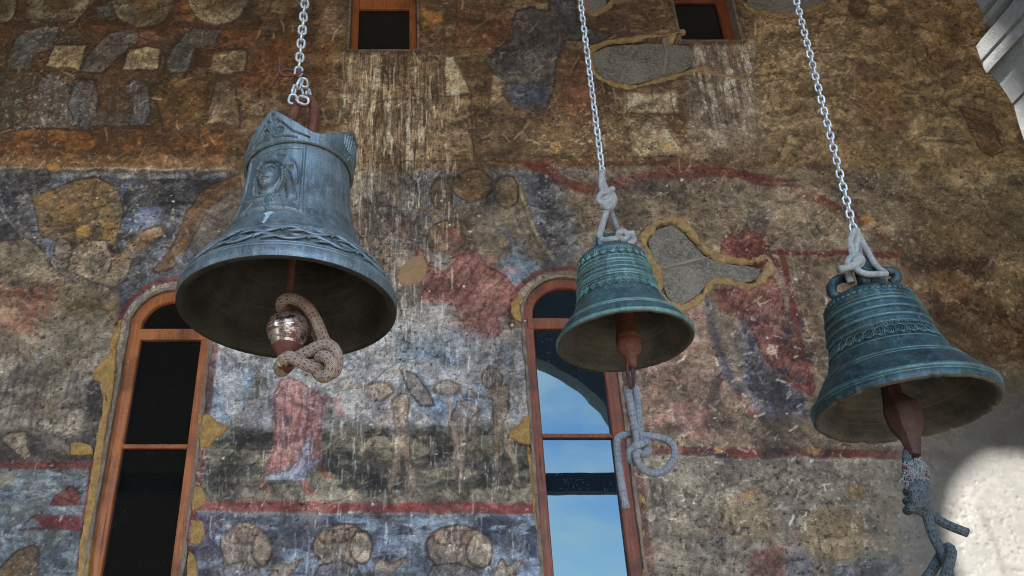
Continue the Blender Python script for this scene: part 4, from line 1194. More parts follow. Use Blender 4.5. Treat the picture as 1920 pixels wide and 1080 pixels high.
def m_fresco():
    t = NT('fresco_paint')
    a = t.n('ShaderNodeAttribute', _attribute_name='paint')
    v = t.coord()
    f1 = t.noise(v, 46, 6, 0.75, 1.6)
    f2 = t.noise(v, 150, 3, 0.8)
    hz = t.noise(t.coord((28, 1, 110)), 1.0, 4, 0.7, 0.6)
    vt = t.noise(t.coord((150, 1, 12)), 1.0, 4, 0.7)
    al = a.outputs['Alpha']
    stk = t.math('MAXIMUM', al, 0.0)
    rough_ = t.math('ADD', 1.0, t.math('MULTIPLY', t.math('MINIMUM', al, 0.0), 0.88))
    c = a.outputs['Color']
    k = t.math('ADD', t.rng(f1, 0.3, 0.7, 0.58, 1.46), t.math('MULTIPLY', t.math('SUBTRACT', f2, 0.5), 1.9))
    gr = t.noise(v, 95, 4, 0.85, 0.5)
    k = t.math('MULTIPLY', k, t.rng(gr, 0.60, 0.70, 1.0, 0.50))
    k = t.math('ADD', k, t.math('MULTIPLY', t.rng(gr, 0.40, 0.31), 0.75))
    k = t.math('MULTIPLY', k, t.rng(hz, 0.3, 0.7, 0.80, 1.2))
    kv = t.rng(vt, 0.35, 0.65, 0.45, 1.6)
    k = t.math('MULTIPLY', k, t.math('ADD', 1.0, t.math('MULTIPLY', t.math('SUBTRACT', kv, 1.0), stk)))
    k = t.math('ADD', 1.0, t.math('MULTIPLY', t.math('SUBTRACT', k, 1.0), rough_))
    kk = t.n('ShaderNodeCombineXYZ', X=k, Y=k, Z=k)
    c = t.mix(1.0, c, kk.outputs[0], 'MULTIPLY')
    h = t.math('ADD', t.math('MULTIPLY', f1, 0.6), t.math('ADD', t.math('MULTIPLY', f2, 0.35), t.math('MULTIPLY', hz, 0.4)))
    h = t.math('MULTIPLY', h, rough_)
    return t.out(c, 0.82, None, h, 0.42, 0.008)


M['fresco'] = m_fresco()
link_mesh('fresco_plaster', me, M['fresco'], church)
mb = MB((0, WY, 0))
for x0, x1, z0, z1 in ((-9.2, X0 + .02, 0, 10.5), (X1 - .02, 8.2, 0, 10.5), (X0 + .02, X1 - .02, 0, Z0 + .02), (X0 + .02, X1 - .02, Z1 - .02, 10.5)):
    mb.box(x0, x1, WY + 0.03, WY + 0.5, z0, z1)
M['outer_wall'] = m_plain('bare_wall_plaster', (0.10, 0.08, 0.055, 1), (0.2, 0.16, 0.12, 1), 3.0)
mb.build('bare_plaster', M['outer_wall'], church, False)
# ------------------------------------------------------------------ windows in the wall
def offset_arch(a, b, zs, z0, inset, n=28):
    """outline of an arched opening inset by `inset`, from the foot of the left jamb round to the right one"""
    c, r = .5 * (a + b), .5 * (b - a) - inset
    p = [(c - r, z0)]
    p += [(c - r * math.cos(PI * i / n), zs + r * math.sin(PI * i / n)) for i in range(n + 1)]
    p.append((c + r, z0))
    return p


def strip(mb, la, ya, lb, yb):
    n = len(la)
    mb.add([(p[0], ya, p[1]) for p in la] + [(p[0], yb, p[1]) for p in lb], [(i, i + 1, n + i + 1, n + i) for i in range(n - 1)])


def jag(l, amp, seed):
    r = random.Random(seed)
    out, ph = [], [r.uniform(0, 6.3) for _ in range(4)]
    for i, p in enumerate(l):
        k = sum(math.sin(i * f + ph[j]) for j, f in enumerate((.7, 1.7, 3.1, 5.3))) * amp / 3 + r.uniform(-amp, amp) * .3
        out.append((p[0] + k, p[1] + k * .6))
    return out


def dens(l, step=0.05):
    out = [l[0]]
    for a, b in zip(l[:-1], l[1:]):
        k = max(1, int(math.hypot(b[0] - a[0], b[1] - a[1]) / step))
        out += [(a[0] + (b[0] - a[0]) * j / k, a[1] + (b[1] - a[1]) * j / k) for j in range(1, k + 1)]
    return out


def bar(mb, x0, x1, y0, y1, z0, z1, bev=0.006):
    """box with a bevelled front (towards -y)"""
    mb.add([(x0, y1, z0), (x1, y1, z0), (x1, y1, z1), (x0, y1, z1), (x0, y0 + bev, z0), (x1, y0 + bev, z0), (x1, y0 + bev, z1), (x0, y0 + bev, z1),
            (x0 + bev, y0, z0 + bev), (x1 - bev, y0, z0 + bev), (x1 - bev, y0, z1 - bev), (x0 + bev, y0, z1 - bev)],
           [(0, 3, 2, 1) if False else (0, 1, 2, 3), (0, 4, 5, 1), (1, 5, 6, 2), (2, 6, 7, 3), (3, 7, 4, 0), (4, 8, 9, 5), (5, 9, 10, 6), (6, 10, 11, 7), (7, 11, 8, 4), (8, 11, 10, 9)])


def arched_window(k, z_foot, wl, wr, wt, bars, mat, glass, yf, label, tilts):
    (a, b), zs = ARCHES[k]
    c = .5 * (a + b)
    win = empty('window', (c, 0, z_foot), church)
    org = Vector((c, WY, z_foot))
    # reveal: broken plaster lip running back to the frame
    o0 = dens(offset_arch(a, b, zs, z_foot, 0.0))
    mb = MB(org)
    lip = jag(dens(offset_arch(a, b, zs, z_foot, -0.014)), 0.007, k)
    inn = jag(dens(offset_arch(a, b, zs, z_foot, 0.006)), 0.004, k + 9)
    m_ = min(len(lip), len(inn))
    lip, inn = lip[:m_], inn[:m_]
    strip(mb, lip, WY + 0.02, lip, WY - 0.016)
    strip(mb, lip, WY - 0.016, inn, WY - 0.012)
    strip(mb, inn, WY - 0.012, inn, WY + 0.16)
    mb.build('reveal', M['reveal'], win, True)
    y0, y1 = yf, yf + 0.06
    za = zs - 0.03
    for x0, x1 in ((a, a + wl), (b - wr, b)):
        mb = MB(org); bar(mb, x0, x1, y0, y1, z_foot, za)
        mb.build('stile', mat, win, False)
    # arched head of the frame
    mb = MB(org)
    oo = [p for p in offset_arch(a, b, zs, za, 0.0)]
    ri = 0.5 * (b - a) - wt
    ii = [(c - ri, za)] + [(c - ri * math.cos(PI * i / 28), zs + ri * 0.97 * math.sin(PI * i / 28)) for i in range(29)] + [(c + ri, za)]
    i2 = [(c + (p[0] - c) * .965, zs + (p[1] - zs) * .965 if p[1] > zs else p[1]) for p in ii]
    strip(mb, oo, y1, oo, y0); strip(mb, oo, y0, ii, y0); strip(mb, ii, y0, i2, y0 + .012); strip(mb, i2, y0 + .012, i2, y1)
    mb.build('arched_head', mat, win, False)
    mb = MB(org); bar(mb, a + wl * .4, b - wr * .4, y0 - 0.004, y1 - 0.006, za - 0.062, za + 0.022)
    mb.build('transom', mat, win, False)
    for zb in bars:
        mb = MB(org); bar(mb, a + wl, b - wr, y0 + 0.006, y1, zb - 0.014, zb + 0.014, 0.004)
        mb.build('glazing_bar', mat, win, False)
    # panes
    gy = y0 + 0.035
    edges = [za - 0.05] + list(bars) + [z_foot]
    for i in range(len(edges) - 1):
        zt, zb = edges[i], edges[i + 1]
        mb = MB(org)
        dt = tilts[i + 1]
        mb.add([(a + wl - .01, gy - dt, zb), (b - wr + .01, gy - dt, zb), (b - wr + .01, gy + dt, zt), (a + wl - .01, gy + dt, zt)], [(0, 1, 2, 3)])
        mb.add([(a + wl - .01, gy + .004 - dt, zb), (b - wr + .01, gy + .004 - dt, zb), (b - wr + .01, gy + .004 + dt, zt), (a + wl - .01, gy + .004 + dt, zt)], [(3, 2, 1, 0)])
        mb.build('pane', glass, win, False)
    mb = MB(org)
    pp = [(c - ri * 1.01 * math.cos(PI * i / 28), zs + ri * 1.0 * math.sin(PI * i / 28)) for i in range(29)]
    pp = [(pp[0][0], za - .01)] + pp + [(pp[-1][0], za - .01)]
    dt = tilts[0]
    mb.add([(p[0], gy + (p[1] - zs) * dt, p[1]) for p in pp], [tuple(range(len(pp)))])
    mb.add([(p[0], gy + .004 + (p[1] - zs) * dt, p[1]) for p in pp], [tuple(reversed(range(len(pp))))])
    mb.build('fanlight_pane', glass, win, False)
    win['label'] = label
    return win


arched_window(0, 1.7, 0.088, 0.072, 0.072, [3.10], M['frame_light'], M['glass_dark'], WY + 0.02, 'arched window with orange pine frame and black panes', (0, 0, 0))
arched_window(1, 1.7, 0.072, 0.086, 0.066, [3.17], M['frame_dark'], M['glass_sky'], WY + 0.02, 'arched window with red brown frame reflecting the sky', (0, 0, 0))


def square_window(k, wl, wr, wt, mat, label):
    a, b, z0, z1 = RECTS[k - 2]
    org = Vector((.5 * (a + b), WY, z0))
    win = empty('window', (.5 * (a + b), 0, z0), church)
    mb = MB(org)
    l0 = jag(dens([(a - .02, z1), (a - .02, z0 - .02), (b + .02, z0 - .02), (b + .02, z1)], 0.03), 0.010, k + 40)
    l1 = dens([(a + .0, z1), (a + .0, z0 + .0), (b - .0, z0 + .0), (b - .0, z1)], 0.03)
    m_ = min(len(l0), len(l1))
    l0, l1 = l0[:m_], l1[:m_]
    strip(mb, l0, WY + .03, l0, WY - .012); strip(mb, l0, WY - .012, l1, WY - .005); strip(mb, l1, WY - .005, l1, WY + .25)
    mb.build('reveal', M['reveal'], win)
    y0 = WY + 0.09
    for x0, x1 in ((a, a + wl), (b - wr, b)):
        mb = MB(org); bar(mb, x0, x1, y0, y0 + .05, z0, z1); mb.build('stile', mat, win, False)
    mb = MB(org); bar(mb, a + wl, b - wr, y0 + .003, y0 + .05, z1 - wt - 0.1, z1 - 0.02); mb.build('head_rail', mat, win, False)
    mb = MB(org)
    mb.add([(a, y0 + .03, z0), (b, y0 + .03, z0), (b, y0 + .03, z1), (a, y0 + .03, z1)], [(0, 1, 2, 3)])
    mb.add([(a, y0 + .034, z0), (b, y0 + .034, z0), (b, y0 + .034, z1), (a, y0 + .034, z1)], [(3, 2, 1, 0)])
    mb.build('pane', M['glass_dark'], win, False)
    win['label'] = label


square_window(2, 0.062, 0.062, 0.05, M['frame_light'], 'small square window with orange frame and dark pane')
square_window(3, 0.05, 0.085, 0.05, M['frame_dark'], 'small square window with brown frame and dark pane')


# ------------------------------------------------------------------ mortar patches and bared stone
def rough(pts, amp, n=5, seed=0):
    """densify a closed pixel outline and make it uneven"""
    r = random.Random(seed)
    out = []
    m = len(pts)
    for i in range(m):
        a, b = pts[i], pts[(i + 1) % m]
        k = max(2, int(math.hypot(b[0] - a[0], b[1] - a[1]) / 7))
        for j in range(k):
            t = j / k
            out.append((a[0] + (b[0] - a[0]) * t + r.uniform(-amp, amp), a[1] + (b[1] - a[1]) * t + r.uniform(-amp, amp)))
    return out


def pad(name, pts, m, proud=0.012, amp=1.6, seed=0, inset=0.86, base=0.0, rnd=True):
    """an irregular pad of mortar or stone with a rounded rim, standing `proud` of the wall plane"""
    px = rough(pts, amp, seed=seed)
    w = [at(u, v) for u, v in px]
    c = sum(w, Vector()) / len(w)
    mb = MB((c.x, WY, c.z))
    n = len(w)
    r = random.Random(seed + 5)
    def ring(k, y):
        out = []
        for i, p in enumerate(w):
            a, b = w[i - 1], w[(i + 1) % n]
            tx, tz = b.x - a.x, b.z - a.z
            l = math.hypot(tx, tz) or 1
            # inward normal
            nx, nz = (-tz / l, tx / l)
            if (c.x - p.x) * nx + (c.z - p.z) * nz < 0 and rnd: pass
            s_ = 1 if area < 0 else -1
            out.append(Vector((p.x - nx * k * s_, y + r.uniform(-.0015, .0015), p.z - nz * k * s_)))
        return out
    area = sum(w[i].x * w[(i + 1) % n].z - w[(i + 1) % n].x * w[i].z for i in range(n))
    r0 = ring(0, WY + 0.03); r1 = ring(0.0, WY - base - proud * .35); r2 = ring(0.006, WY - base - proud * .8); r3 = ring(0.014, WY - base - proud)
    vs = r0 + r1 + r2 + r3
    fs = []
    for k in range(3):
        for i in range(n):
            fs.append((k * n + i, k * n + (i + 1) % n, (k + 1) * n + (i + 1) % n, (k + 1) * n + i))
    tri = geometry.tessellate_polygon([[Vector((p.x, p.z, 0)) for p in r3]])
    fs += [tuple(3 * n + i for i in t) for t in tri]
    mb.add(vs, fs)
    return mb.build(name, m, church, True, fix=True)


PADS = [  # ochre mortar round the left window
    [(174, 700), (196, 668), (214, 660), (206, 720), (200, 756), (192, 738), (188, 716), (178, 712)],
    [(372, 776), (394, 778), (412, 796), (428, 800), (424, 812), (406, 822), (396, 838), (376, 850), (371, 820)],
    [(364, 902), (376, 904), (388, 932), (384, 946), (362, 968), (358, 940)],
    [(358, 974), (384, 978), (384, 1004), (376, 1020), (356, 1020)],
    [(354, 1034), (364, 1040), (372, 1070), (372, 1110), (346, 1110)],
    [(208, 640), (222, 602), (230, 600), (224, 634), (216, 660), (205, 664)],
    [(132, 832), (150, 828), (172, 834), (174, 852), (150, 854), (134, 852)],
    # round the right window
    [(982, 782), (994, 780), (998, 830), (990, 836), (966, 826), (954, 822), (958, 806), (972, 798)],
    [(964, 560), (974, 552), (980, 554), (974, 572), (980, 594), (978, 606), (968, 600), (958, 584), (958, 570)],
    [(1198, 925), (1208, 930), (1209, 944), (1200, 952)], [(1200, 986), (1209, 996), (1207, 1012), (1202, 1014)], [(1206, 1066), (1216, 1074), (1218, 1100), (1206, 1100)],
    [(1000, 950), (1006, 950), (1016, 1010), (1010, 1014), (1002, 980)],
]
for i, p in enumerate(PADS):
    pad('mortar_patch', p, M['mortar'], 0.014, 1.3, i)
pad('mortar_patch', [(744, 520), (754, 500), (772, 482), (790, 478), (802, 496), (800, 514), (788, 530), (764, 535), (750, 532)], M['mortar_pale'], 0.009, 1.0, 31)
# long strip of yellow mortar down the left jamb
st = [(216, 655, 5), (210, 690, 8), (206, 730, 10), (198, 780, 7), (190, 820, 9), (184, 870, 10), (178, 910, 10), (172, 950, 11), (167, 990, 11), (162, 1030, 12), (158, 1070, 12), (153, 1115, 13)]
pad('mortar_strip', [(u - w, v) for u, v, w in st] + [(u + w * .75, v) for u, v, w in reversed(st)], M['mortar'], 0.012, 1.4, 77)
st = [(990, 838, 3), (996, 870, 4), (1000, 910, 4), (1004, 950, 4)]
pad('mortar_strip', [(u - w, v) for u, v, w in st] + [(u + w, v) for u, v, w in reversed(st)], M['mortar'], 0.010, 1.0, 78)

for i, pg in enumerate(STONES):
    pad('bared_stone', pg, M['stone'], 0.004, 1.0, 100 + i, base=-0.022)


def ridge(pts, w, m, name, closed=True, seed=0, proud=0.016):
    """a hand-trowelled border of mortar along a pixel line"""
    r = random.Random(seed)
    L = [at(u, v) for u, v in pts]
    L = spline(L, 0.018, closed)
    px_m = (at(pts[0][0] + 1, pts[0][1]) - at(pts[0][0], pts[0][1])).x
    c = sum(L, Vector()) / len(L)
    mb = MB((c.x, WY, c.z))
    n = len(L)
    rows, ph = [], [r.uniform(0, 6) for _ in range(4)]
    for i, p in enumerate(L):
        a, b = L[(i - 1) % n] if (closed or i) else p, L[(i + 1) % n] if (closed or i < n - 1) else p
        d = (b - a).normalized()
        nn = Vector((-d.z, 0, d.x))
        ww = w * px_m * (1 + .30 * math.sin(i * .31 + ph[0]) + .25 * math.sin(i * .9 + ph[1]) + r.uniform(-.3, .3))
        cc = p + nn * w * px_m * (.22 * math.sin(i * .33 + ph[2]) + r.uniform(-.1, .1))
        hh = proud * .55 * (1 + r.uniform(-.4, .4))
        rows.append([cc + nn * ww * k + Vector((0, -hh * (1 - k * k) + (0.022 if abs(k) > .95 else 0.0), 0)) for k in (-1, -.8, -.4, 0, .4, .8, 1)])
    vs = [v for rw in rows for v in rw]
    fs = []
    for i in range(n if closed else n - 1):
        for k in range(6):
            j = (i + 1) % n
            fs.append((i * 7 + k, i * 7 + k + 1, j * 7 + k + 1, j * 7 + k))
    mb.add(vs, fs)
    return mb.build(name, m, church, True, fix=True)


ridge([(1104, 92), (1140, 79), (1200, 70), (1250, 66), (1284, 58)], 4.6, M['mortar_line'], 'mortar_border', False, 1)
ridge([(1104, 92), (1108, 122), (1124, 146), (1160, 160), (1200, 160), (1240, 150), (1280, 138), (1320, 132), (1360, 142), (1400, 152)], 5.4, M['mortar_line'], 'mortar_border', False, 2)
ridge([(1208, 446), (1232, 418), (1262, 412), (1292, 428), (1316, 458), (1340, 480), (1380, 486), (1410, 490), (1436, 484), (1446, 500), (1432, 524), (1404, 536), (1366, 528), (1338, 530), (1318, 552), (1290, 576), (1262, 572), (1240, 552), (1232, 510), (1216, 470)], 7.2, M['mortar_line'], 'mortar_border', True, 3)
ridge([(1094, -10), (1098, 16), (1112, 26), (1130, 20), (1146, 4), (1152, -20)], 4.2, M['mortar_line'], 'mortar_border', False, 4)
ridge([(1396, 6), (1420, 22), (1470, 26), (1520, 18), (1552, 2), (1562, -20)], 4.6, M['mortar_line'], 'mortar_border', False, 5)
ridge([(1240, 503), (1280, 492), (1330, 482)], 3, M['joint'], 'mortar_joint', False, 6, 0.004)
ridge([(1246, 68), (1249, 104), (1246, 140)], 3, M['joint'], 'mortar_joint', False, 7, 0.004)

# ------------------------------------------------------------------ the carved pier at the upper right
PYF, PYN = 3.05, 1.0
pier = empty('carved_stone_pier', (at(1930, 200, PYF).x, 2.0, 3.2))
tag(pier, 'pale carved stone pier with moulded cornice catching the sun at upper right', 'pier')
def extrude(name, pts, yf, yn, m, foot=False):
    """profile in photo pixels on the plane y = yf, extruded along y towards the yard"""
    w = [at(u, v, yf) for u, v in pts]
    c = sum(w, Vector()) / len(w)
    xr = 3.5
    prof = [(p.x, p.z) for p in w]
    if foot: prof = [(prof[0][0], 0.002)] + prof
    n = len(prof)
    mb = MB((prof[0][0], yf, prof[0][1]))
    ys = [yf] + [yf + (yn - yf) * k / 8 for k in range(1, 9)]
    r = random.Random(len(name) + n)
    vs = []
    for y in ys:
        for x, z in prof: vs.append((x + r.uniform(-.002, .002), y, z + r.uniform(-.002, .002)))
        vs.append((xr, y, prof[-1][1])); vs.append((xr, y, prof[0][1]))
    k = n + 2
    fs = []
    for i in range(len(ys) - 1):
        for j in range(k):
            fs.append((i * k + j, i * k + (j + 1) % k, (i + 1) * k + (j + 1) % k, (i + 1) * k + j))
    cap = [Vector((x, z, 0)) for x, z in prof] + [Vector((xr, prof[-1][1], 0)), Vector((xr, prof[0][1], 0))]
    tri = geometry.tessellate_polygon([cap])
    fs += [tuple(t) for t in tri] + [tuple((len(ys) - 1) * k + q for q in t) for t in tri]
    mb.add(vs, fs)
    o = mb.build(name, m, None, False, fix=True)
    o.location = Vector(o.location) - pier.location
    o.parent = pier
    return o


def rollpts(c, rx, ry, a0, a1, n=8):
    return [(c[0] + rx * math.cos(R(a0 + (a1 - a0) * i / n)), c[1] + ry * math.sin(R(a0 + (a1 - a0) * i / n))) for i in range(n + 1)]


extrude('shaft_stone', [(1990, 520), (1960, 380), (1921, 268), (1909, 226), (1900, 195)], PYF + .004, PYN, M['pier'], True)
extrude('capital_stone', [(1898, 193), (1884, 172), (1872, 154), (1862, 143), (1858, 136), (1850, 137), (1845, 128), (1843, 120), (1846, 114), (1840, 113), (1834, 98), (1830, 86), (1840, 74), (1852, 64), (1857, 53)], PYF, PYN, M['pier'])
extrude('cornice_stone', [(1866, 51), (1856, 49), (1846, 46), (1842, 40), (1844, 32), (1850, 26), (1843, 24), (1838, 22), (1836, 12), (1830, 2), (1822, -14), (1800, -40), (1770, -80)], PYF + .003, PYN, M['pier'])

# ------------------------------------------------------------------ bells
class Bell:
    def __init__(s, px, py, prof, label, name='bronze_bell', dz=0.0):
        p = at(px, py, BY)
        s.p = Vector((p.x, p.y, p.z + dz))
        s.root = empty(name, s.p)
        tag(s.root, label, 'bell', 'bronze bells hanging before the painted wall')
        s.prof = sorted(prof)                    # (h, r)
        s.hs = [q[0] for q in s.prof]; s.rs = [q[1] for q in s.prof]

    def r(s, h):
        """Catmull-Rom radius at height h"""
        hs, rs = s.hs, s.rs
        if h <= hs[0]: return rs[0]
        if h >= hs[-1]: return rs[-1]
        i = max(k for k in range(len(hs)) if hs[k] <= h)
        i = min(i, len(hs) - 2)
        t = (h - hs[i]) / (hs[i + 1] - hs[i])
        d = hs[i + 1] - hs[i]
        m0 = (rs[i + 1] - rs[i - 1]) / (hs[i + 1] - hs[i - 1]) if i > 0 else (rs[1] - rs[0]) / d
        m1 = (rs[i + 2] - rs[i]) / (hs[i + 2] - hs[i]) if i + 2 < len(hs) else (rs[i + 1] - rs[i]) / d
        return (2 * t ** 3 - 3 * t * t + 1) * rs[i] + (t ** 3 - 2 * t * t + t) * d * m0 + (-2 * t ** 3 + 3 * t * t) * rs[i + 1] + (t ** 3 - t * t) * d * m1

    def surf(s, th, h, off=0.0):
        e = 1e-3
        dr = (s.r(h + e) - s.r(h - e)) / (2 * e)
        n = Vector((1, -dr)).normalized()
        rr, hh = s.r(h) + off * n.x, h + off * n.y
        return Vector((rr * math.sin(th), -rr * math.cos(th), hh))

    def add(s, mb, name, m, parent=None, smooth=True, fix=False):
        o = mb.build(name, m, None, smooth, fix)
        o.parent = parent or s.root
        return o

    def body(s, m, inner, thick, top_h, rings=(), seg=160, nh=150, lip=None, dome=None, lipseed=0, worn=None, dips=()):
        """shell with rings (h, width, proud); inner face and lip are the same part's sub-part"""
        mb = MB()
        H = s.hs[-1]
        def rr(h):
            r = s.r(h)
            for a, b, dp in dips:
                r -= dp * max(0.0, min(1.0, (h - a) / .003, (b - h) / .003))
            return r
        for rh, w, pr in rings:
            mr = MB()
            for k in range(1):
                pts = []
                for j in range(11):
                    q = -1 + 2 * j / 10
                    pts.append((s.r(rh + q * w) + (pr * 1.35 + .0008) * math.sqrt(max(0, 1 - q * q)) - .0008, rh + q * w))
                mr.lathe(pts, seg)
            s.add(mr, 'moulding_ring', worn or m)
        rnd = random.Random(lipseed)
        ph = [rnd.uniform(0, 6.3) for _ in range(8)]
        def chip(a):
            if not lip: return 0.0
            k = sum(math.sin(a * f + ph[j]) for j, f in enumerate((5, 11, 17, 29, 53))) / 5
            return lip * (max(0.0, k - 0.16) * 2.6 + .12 * k)
        prof = [(rr(H * i / nh), H * i / nh) for i in range(nh + 1)]
        if dome: prof += dome
        def wob(i, a):
            h = prof[i][1]
            c = chip(a)
            k = max(0.0, 1 - h / 0.03)
            return (-c * 0.5 * k, c * k)
        mb.lathe(prof, seg, wob=wob)
        o = s.add(mb, 'bell_body', m)
        # inside, with the lip's underside
        mb = MB()
        ip = [(s.r(0) - 0.0005, 0.0), (s.r(0) - thick * .35, -0.004), (s.r(0) - thick * .9, 0.002), (s.r(.012) - thick * 1.25, 0.014), (s.r(.035) - thick * 1.5, .040)]
        ip += [(max(0.01, s.r(h) - thick), h) for h in [0.06 + (H - thick - 0.06) * i / 24 for i in range(25)]]
        ip += [(0.001, H - thick)]
        def wob2(i, a):
            c = chip(a)
            return ((-c * .5, c) if i < 2 else (0, c * .6) if i == 2 else (0, 0))
        mb.lathe(ip, seg, wob=wob2)
        # faces must look inwards
        mb.f = [tuple(reversed(f)) for f in mb.f]
        s.add(mb, 'inner_wall', inner, o)
        return o

    def relief(s, th0, th1, h0, h1, nu, nv, fn, name, m, base=-0.002):
        """height-field patch on the bell: fn(x, y) with x metres along the arc from the middle, y metres up from h0"""
        mb = MB()
        vs = []
        rm = s.r(.5 * (h0 + h1))
        for j in range(nv + 1):
            h = h0 + (h1 - h0) * j / nv
            for i in range(nu + 1):
                th = th0 + (th1 - th0) * i / nu
                x = (th - .5 * (th0 + th1)) * rm
                z = fn(x, h - h0)
                if i in (0, nu) or j in (0, nv): z = base
                vs.append(s.surf(th, h, z))
        fs = [(j * (nu + 1) + i, j * (nu + 1) + i + 1, (j + 1) * (nu + 1) + i + 1, (j + 1) * (nu + 1) + i) for j in range(nv) for i in range(nu)]
        mb.add(vs, fs)
        return s.add(mb, name, m)


def bump_(d, w):
    """rounded ridge of half-width w at distance d"""
    return math.sqrt(max(0.0, 1 - (d / w) ** 2))


def dseg(x, y, pts):
    best = 1e9
    for i in range(len(pts) - 1):
        ax, ay = pts[i]; bx, by = pts[i + 1]
        ex, ey = bx - ax, by - ay
        t = min(1, max(0, ((x - ax) * ex + (y - ay) * ey) / (ex * ex + ey * ey + 1e-12)))
        d = (x - ax - ex * t) ** 2 + (y - ay - ey * t) ** 2
        if d < best: best = d
    return math.sqrt(best)


# ---------------- the large bell with the crowned portrait
B1 = Bell(540, 590, [(0, .2560), (.012, .2580), (.03, .2545), (.05, .2450), (.085, .2250), (.12, .2010), (.16, .1770), (.20, .1590), (.25, .1450), (.30, .1380), (.36, .1335), (.426, .1310)],
          'large blue-grey bell with a crowned head in relief and a jagged crown rim')
body1 = B1.body(M['bronze1'], M['inner'], worn=M['bronze1w'], thick=0.020, top_h=.42, rings=[(.030, .004, .0025), (.0385, .003, .0018), (.104, .0035, .002), (.112, .002, .0012)],
                dome=[(.128, .428), (.10, .436), (.06, .440), (.0, .441)], lip=0.0004, lipseed=3, dips=[(.041, .1005, .0030)])

# vine scroll round the skirt: two interlaced waves with leaves
mb = MB()
NW = 13
for row, (hb, amp) in enumerate(((.0850, .0105), (.0565, .0105))):
    pts = []
    for i in range(NW * 24):
        th = 2 * PI * i / (NW * 24)
        pts.append(B1.surf(th, hb + amp * math.sin(NW * th + row * PI), 0.0022))
    mb.tube(pts, 0.0034, 6, closed=True)
    for k in range(NW * 2):
        th0 = PI / NW * k + PI / (2 * NW) + 0.0
        up = 1 if math.sin(NW * th0 + row * PI) > 0 else -1
        # hook curling off the wave
        hk = []
        for j in range(12):
            a = j / 11
            ang = a * 4.2
            rad = 0.0085 * (1 - a * .55)
            hk.append(B1.surf(th0 + (0.10 * a - .11) + rad * math.cos(ang) / B1.r(hb) * 1.0, hb + up * (amp * .15 - rad * math.sin(ang) * .8 + .001), 0.0026))
        mb.tube(hk, [0.0029 * (1 - .4 * j / 11) for j in range(12)], 5)
        # leaf: three lobes with ribs
        for q, (dt, dh, ln, sl_) in enumerate(((.055, -.004, .018, .5), (.085, -.001, .020, .1), (.062, .004, .014, -.5))):
            c0 = th0 + dt
            lv = []
            for j in range(7):
                a = j / 6 - .5
                lv.append(B1.surf(c0 + a * ln / B1.r(hb) * 1.9, hb + up * (dh * 1.0 - amp * .25 + a * sl_ * .012), 0.0024))
            mb.tube(lv, [0.0034 * math.sqrt(max(0.06, 1 - (2 * j / 6 - 1) ** 2)) for j in range(7)], 6, squash=.5)
B1.add(mb, 'vine_band', M['bronze1w'])

# crown: a rim with four peaks, scrolls cut into it
PEAKS = [R(-22), R(68), R(158), R(248)]


def crown_top(th):
    best = 0.0
    for p in PEAKS:
        d = abs((th - p + PI) % (2 * PI) - PI)
        best = max(best, max(0.0, 1 - d / R(42)) ** 1.25)
    return 0.034 + 0.068 * best


def spiral(cx, cy, r0, turns, dirn=1, a0=0.0, n=26):
    return [(cx + r0 * (1 - i / n * .82) * math.cos(a0 + dirn * turns * 2 * PI * i / n), cy + r0 * (1 - i / n * .82) * math.sin(a0 + dirn * turns * 2 * PI * i / n)) for i in range(n + 1)]


SCROLL = [spiral(-.0175, .037, .0135, 1.6, -1, 0.2), spiral(.0175, .037, .0135, 1.6, 1, PI - 0.2), spiral(-.011, .064, .0075, 1.2, -1, 0), spiral(.011, .064, .0075, 1.2, 1, PI),
          [(0, .018), (-.002, .04), (0, .075)], [(-.0076, .036), (-.004, .05), (-.003, .070)], [(.0076, .036), (.004, .05), (.003, .070)], spiral(0, .083, .005, 1, 1, -PI / 2),
          [(-.006, .0165), (0, .0215), (.006, .0165), (0, .0115), (-.006, .0165)],
          [(-.06, .012), (-.03, .018), (-.009, .0165)], [(.06, .012), (.03, .018), (.009, .0165)], [(-.09, .016), (-.05, .030), (-.022, .060)], [(.09, .016), (.05, .030), (.022, .060)]]
BRANCH = [[(0, .012), (0, .030), (.0, .074)]] + [[(0, .026 + k * .004), (sg * (.009 + k * .008), .036 + k * .003), (sg * (.011 + k * .0095), .072 - k * .004)] for k in range(3) for sg in (-1, 1)]
BRANCH += [[(sg * (.011 + k * .0095) + .0016 * math.cos(a), .0755 - k * .004 + .002 * math.sin(a)) for a in [i * .9 for i in range(8)]] for k in range(3) for sg in (-1, 1)]
BRANCH += [[(-.006, .008), (0, .013), (.006, .008)], [(-.06, .010), (-.02, .014), (-.006, .010)], [(.06, .010), (.02, .014), (.006, .010)]]
BR = 0.1345


def crown_groove(th, z):
    dep = 0.0
    for k, p in enumerate(PEAKS):
        d = (th - p + PI) % (2 * PI) - PI
        x = d * BR
        if abs(x) > .095: continue
        for pl in (SCROLL if k % 2 == 0 else BRANCH):
            xs = [q[0] for q in pl]; ys = [q[1] for q in pl]
            if x < min(xs) - .004 or x > max(xs) + .004 or z < min(ys) - .004 or z > max(ys) + .004: continue
            dd = dseg(x, z, pl)
            if dd < .0032: dep = max(dep, 1 - dd / .0032)
    return -0.0085 * min(1, dep * 1.8)


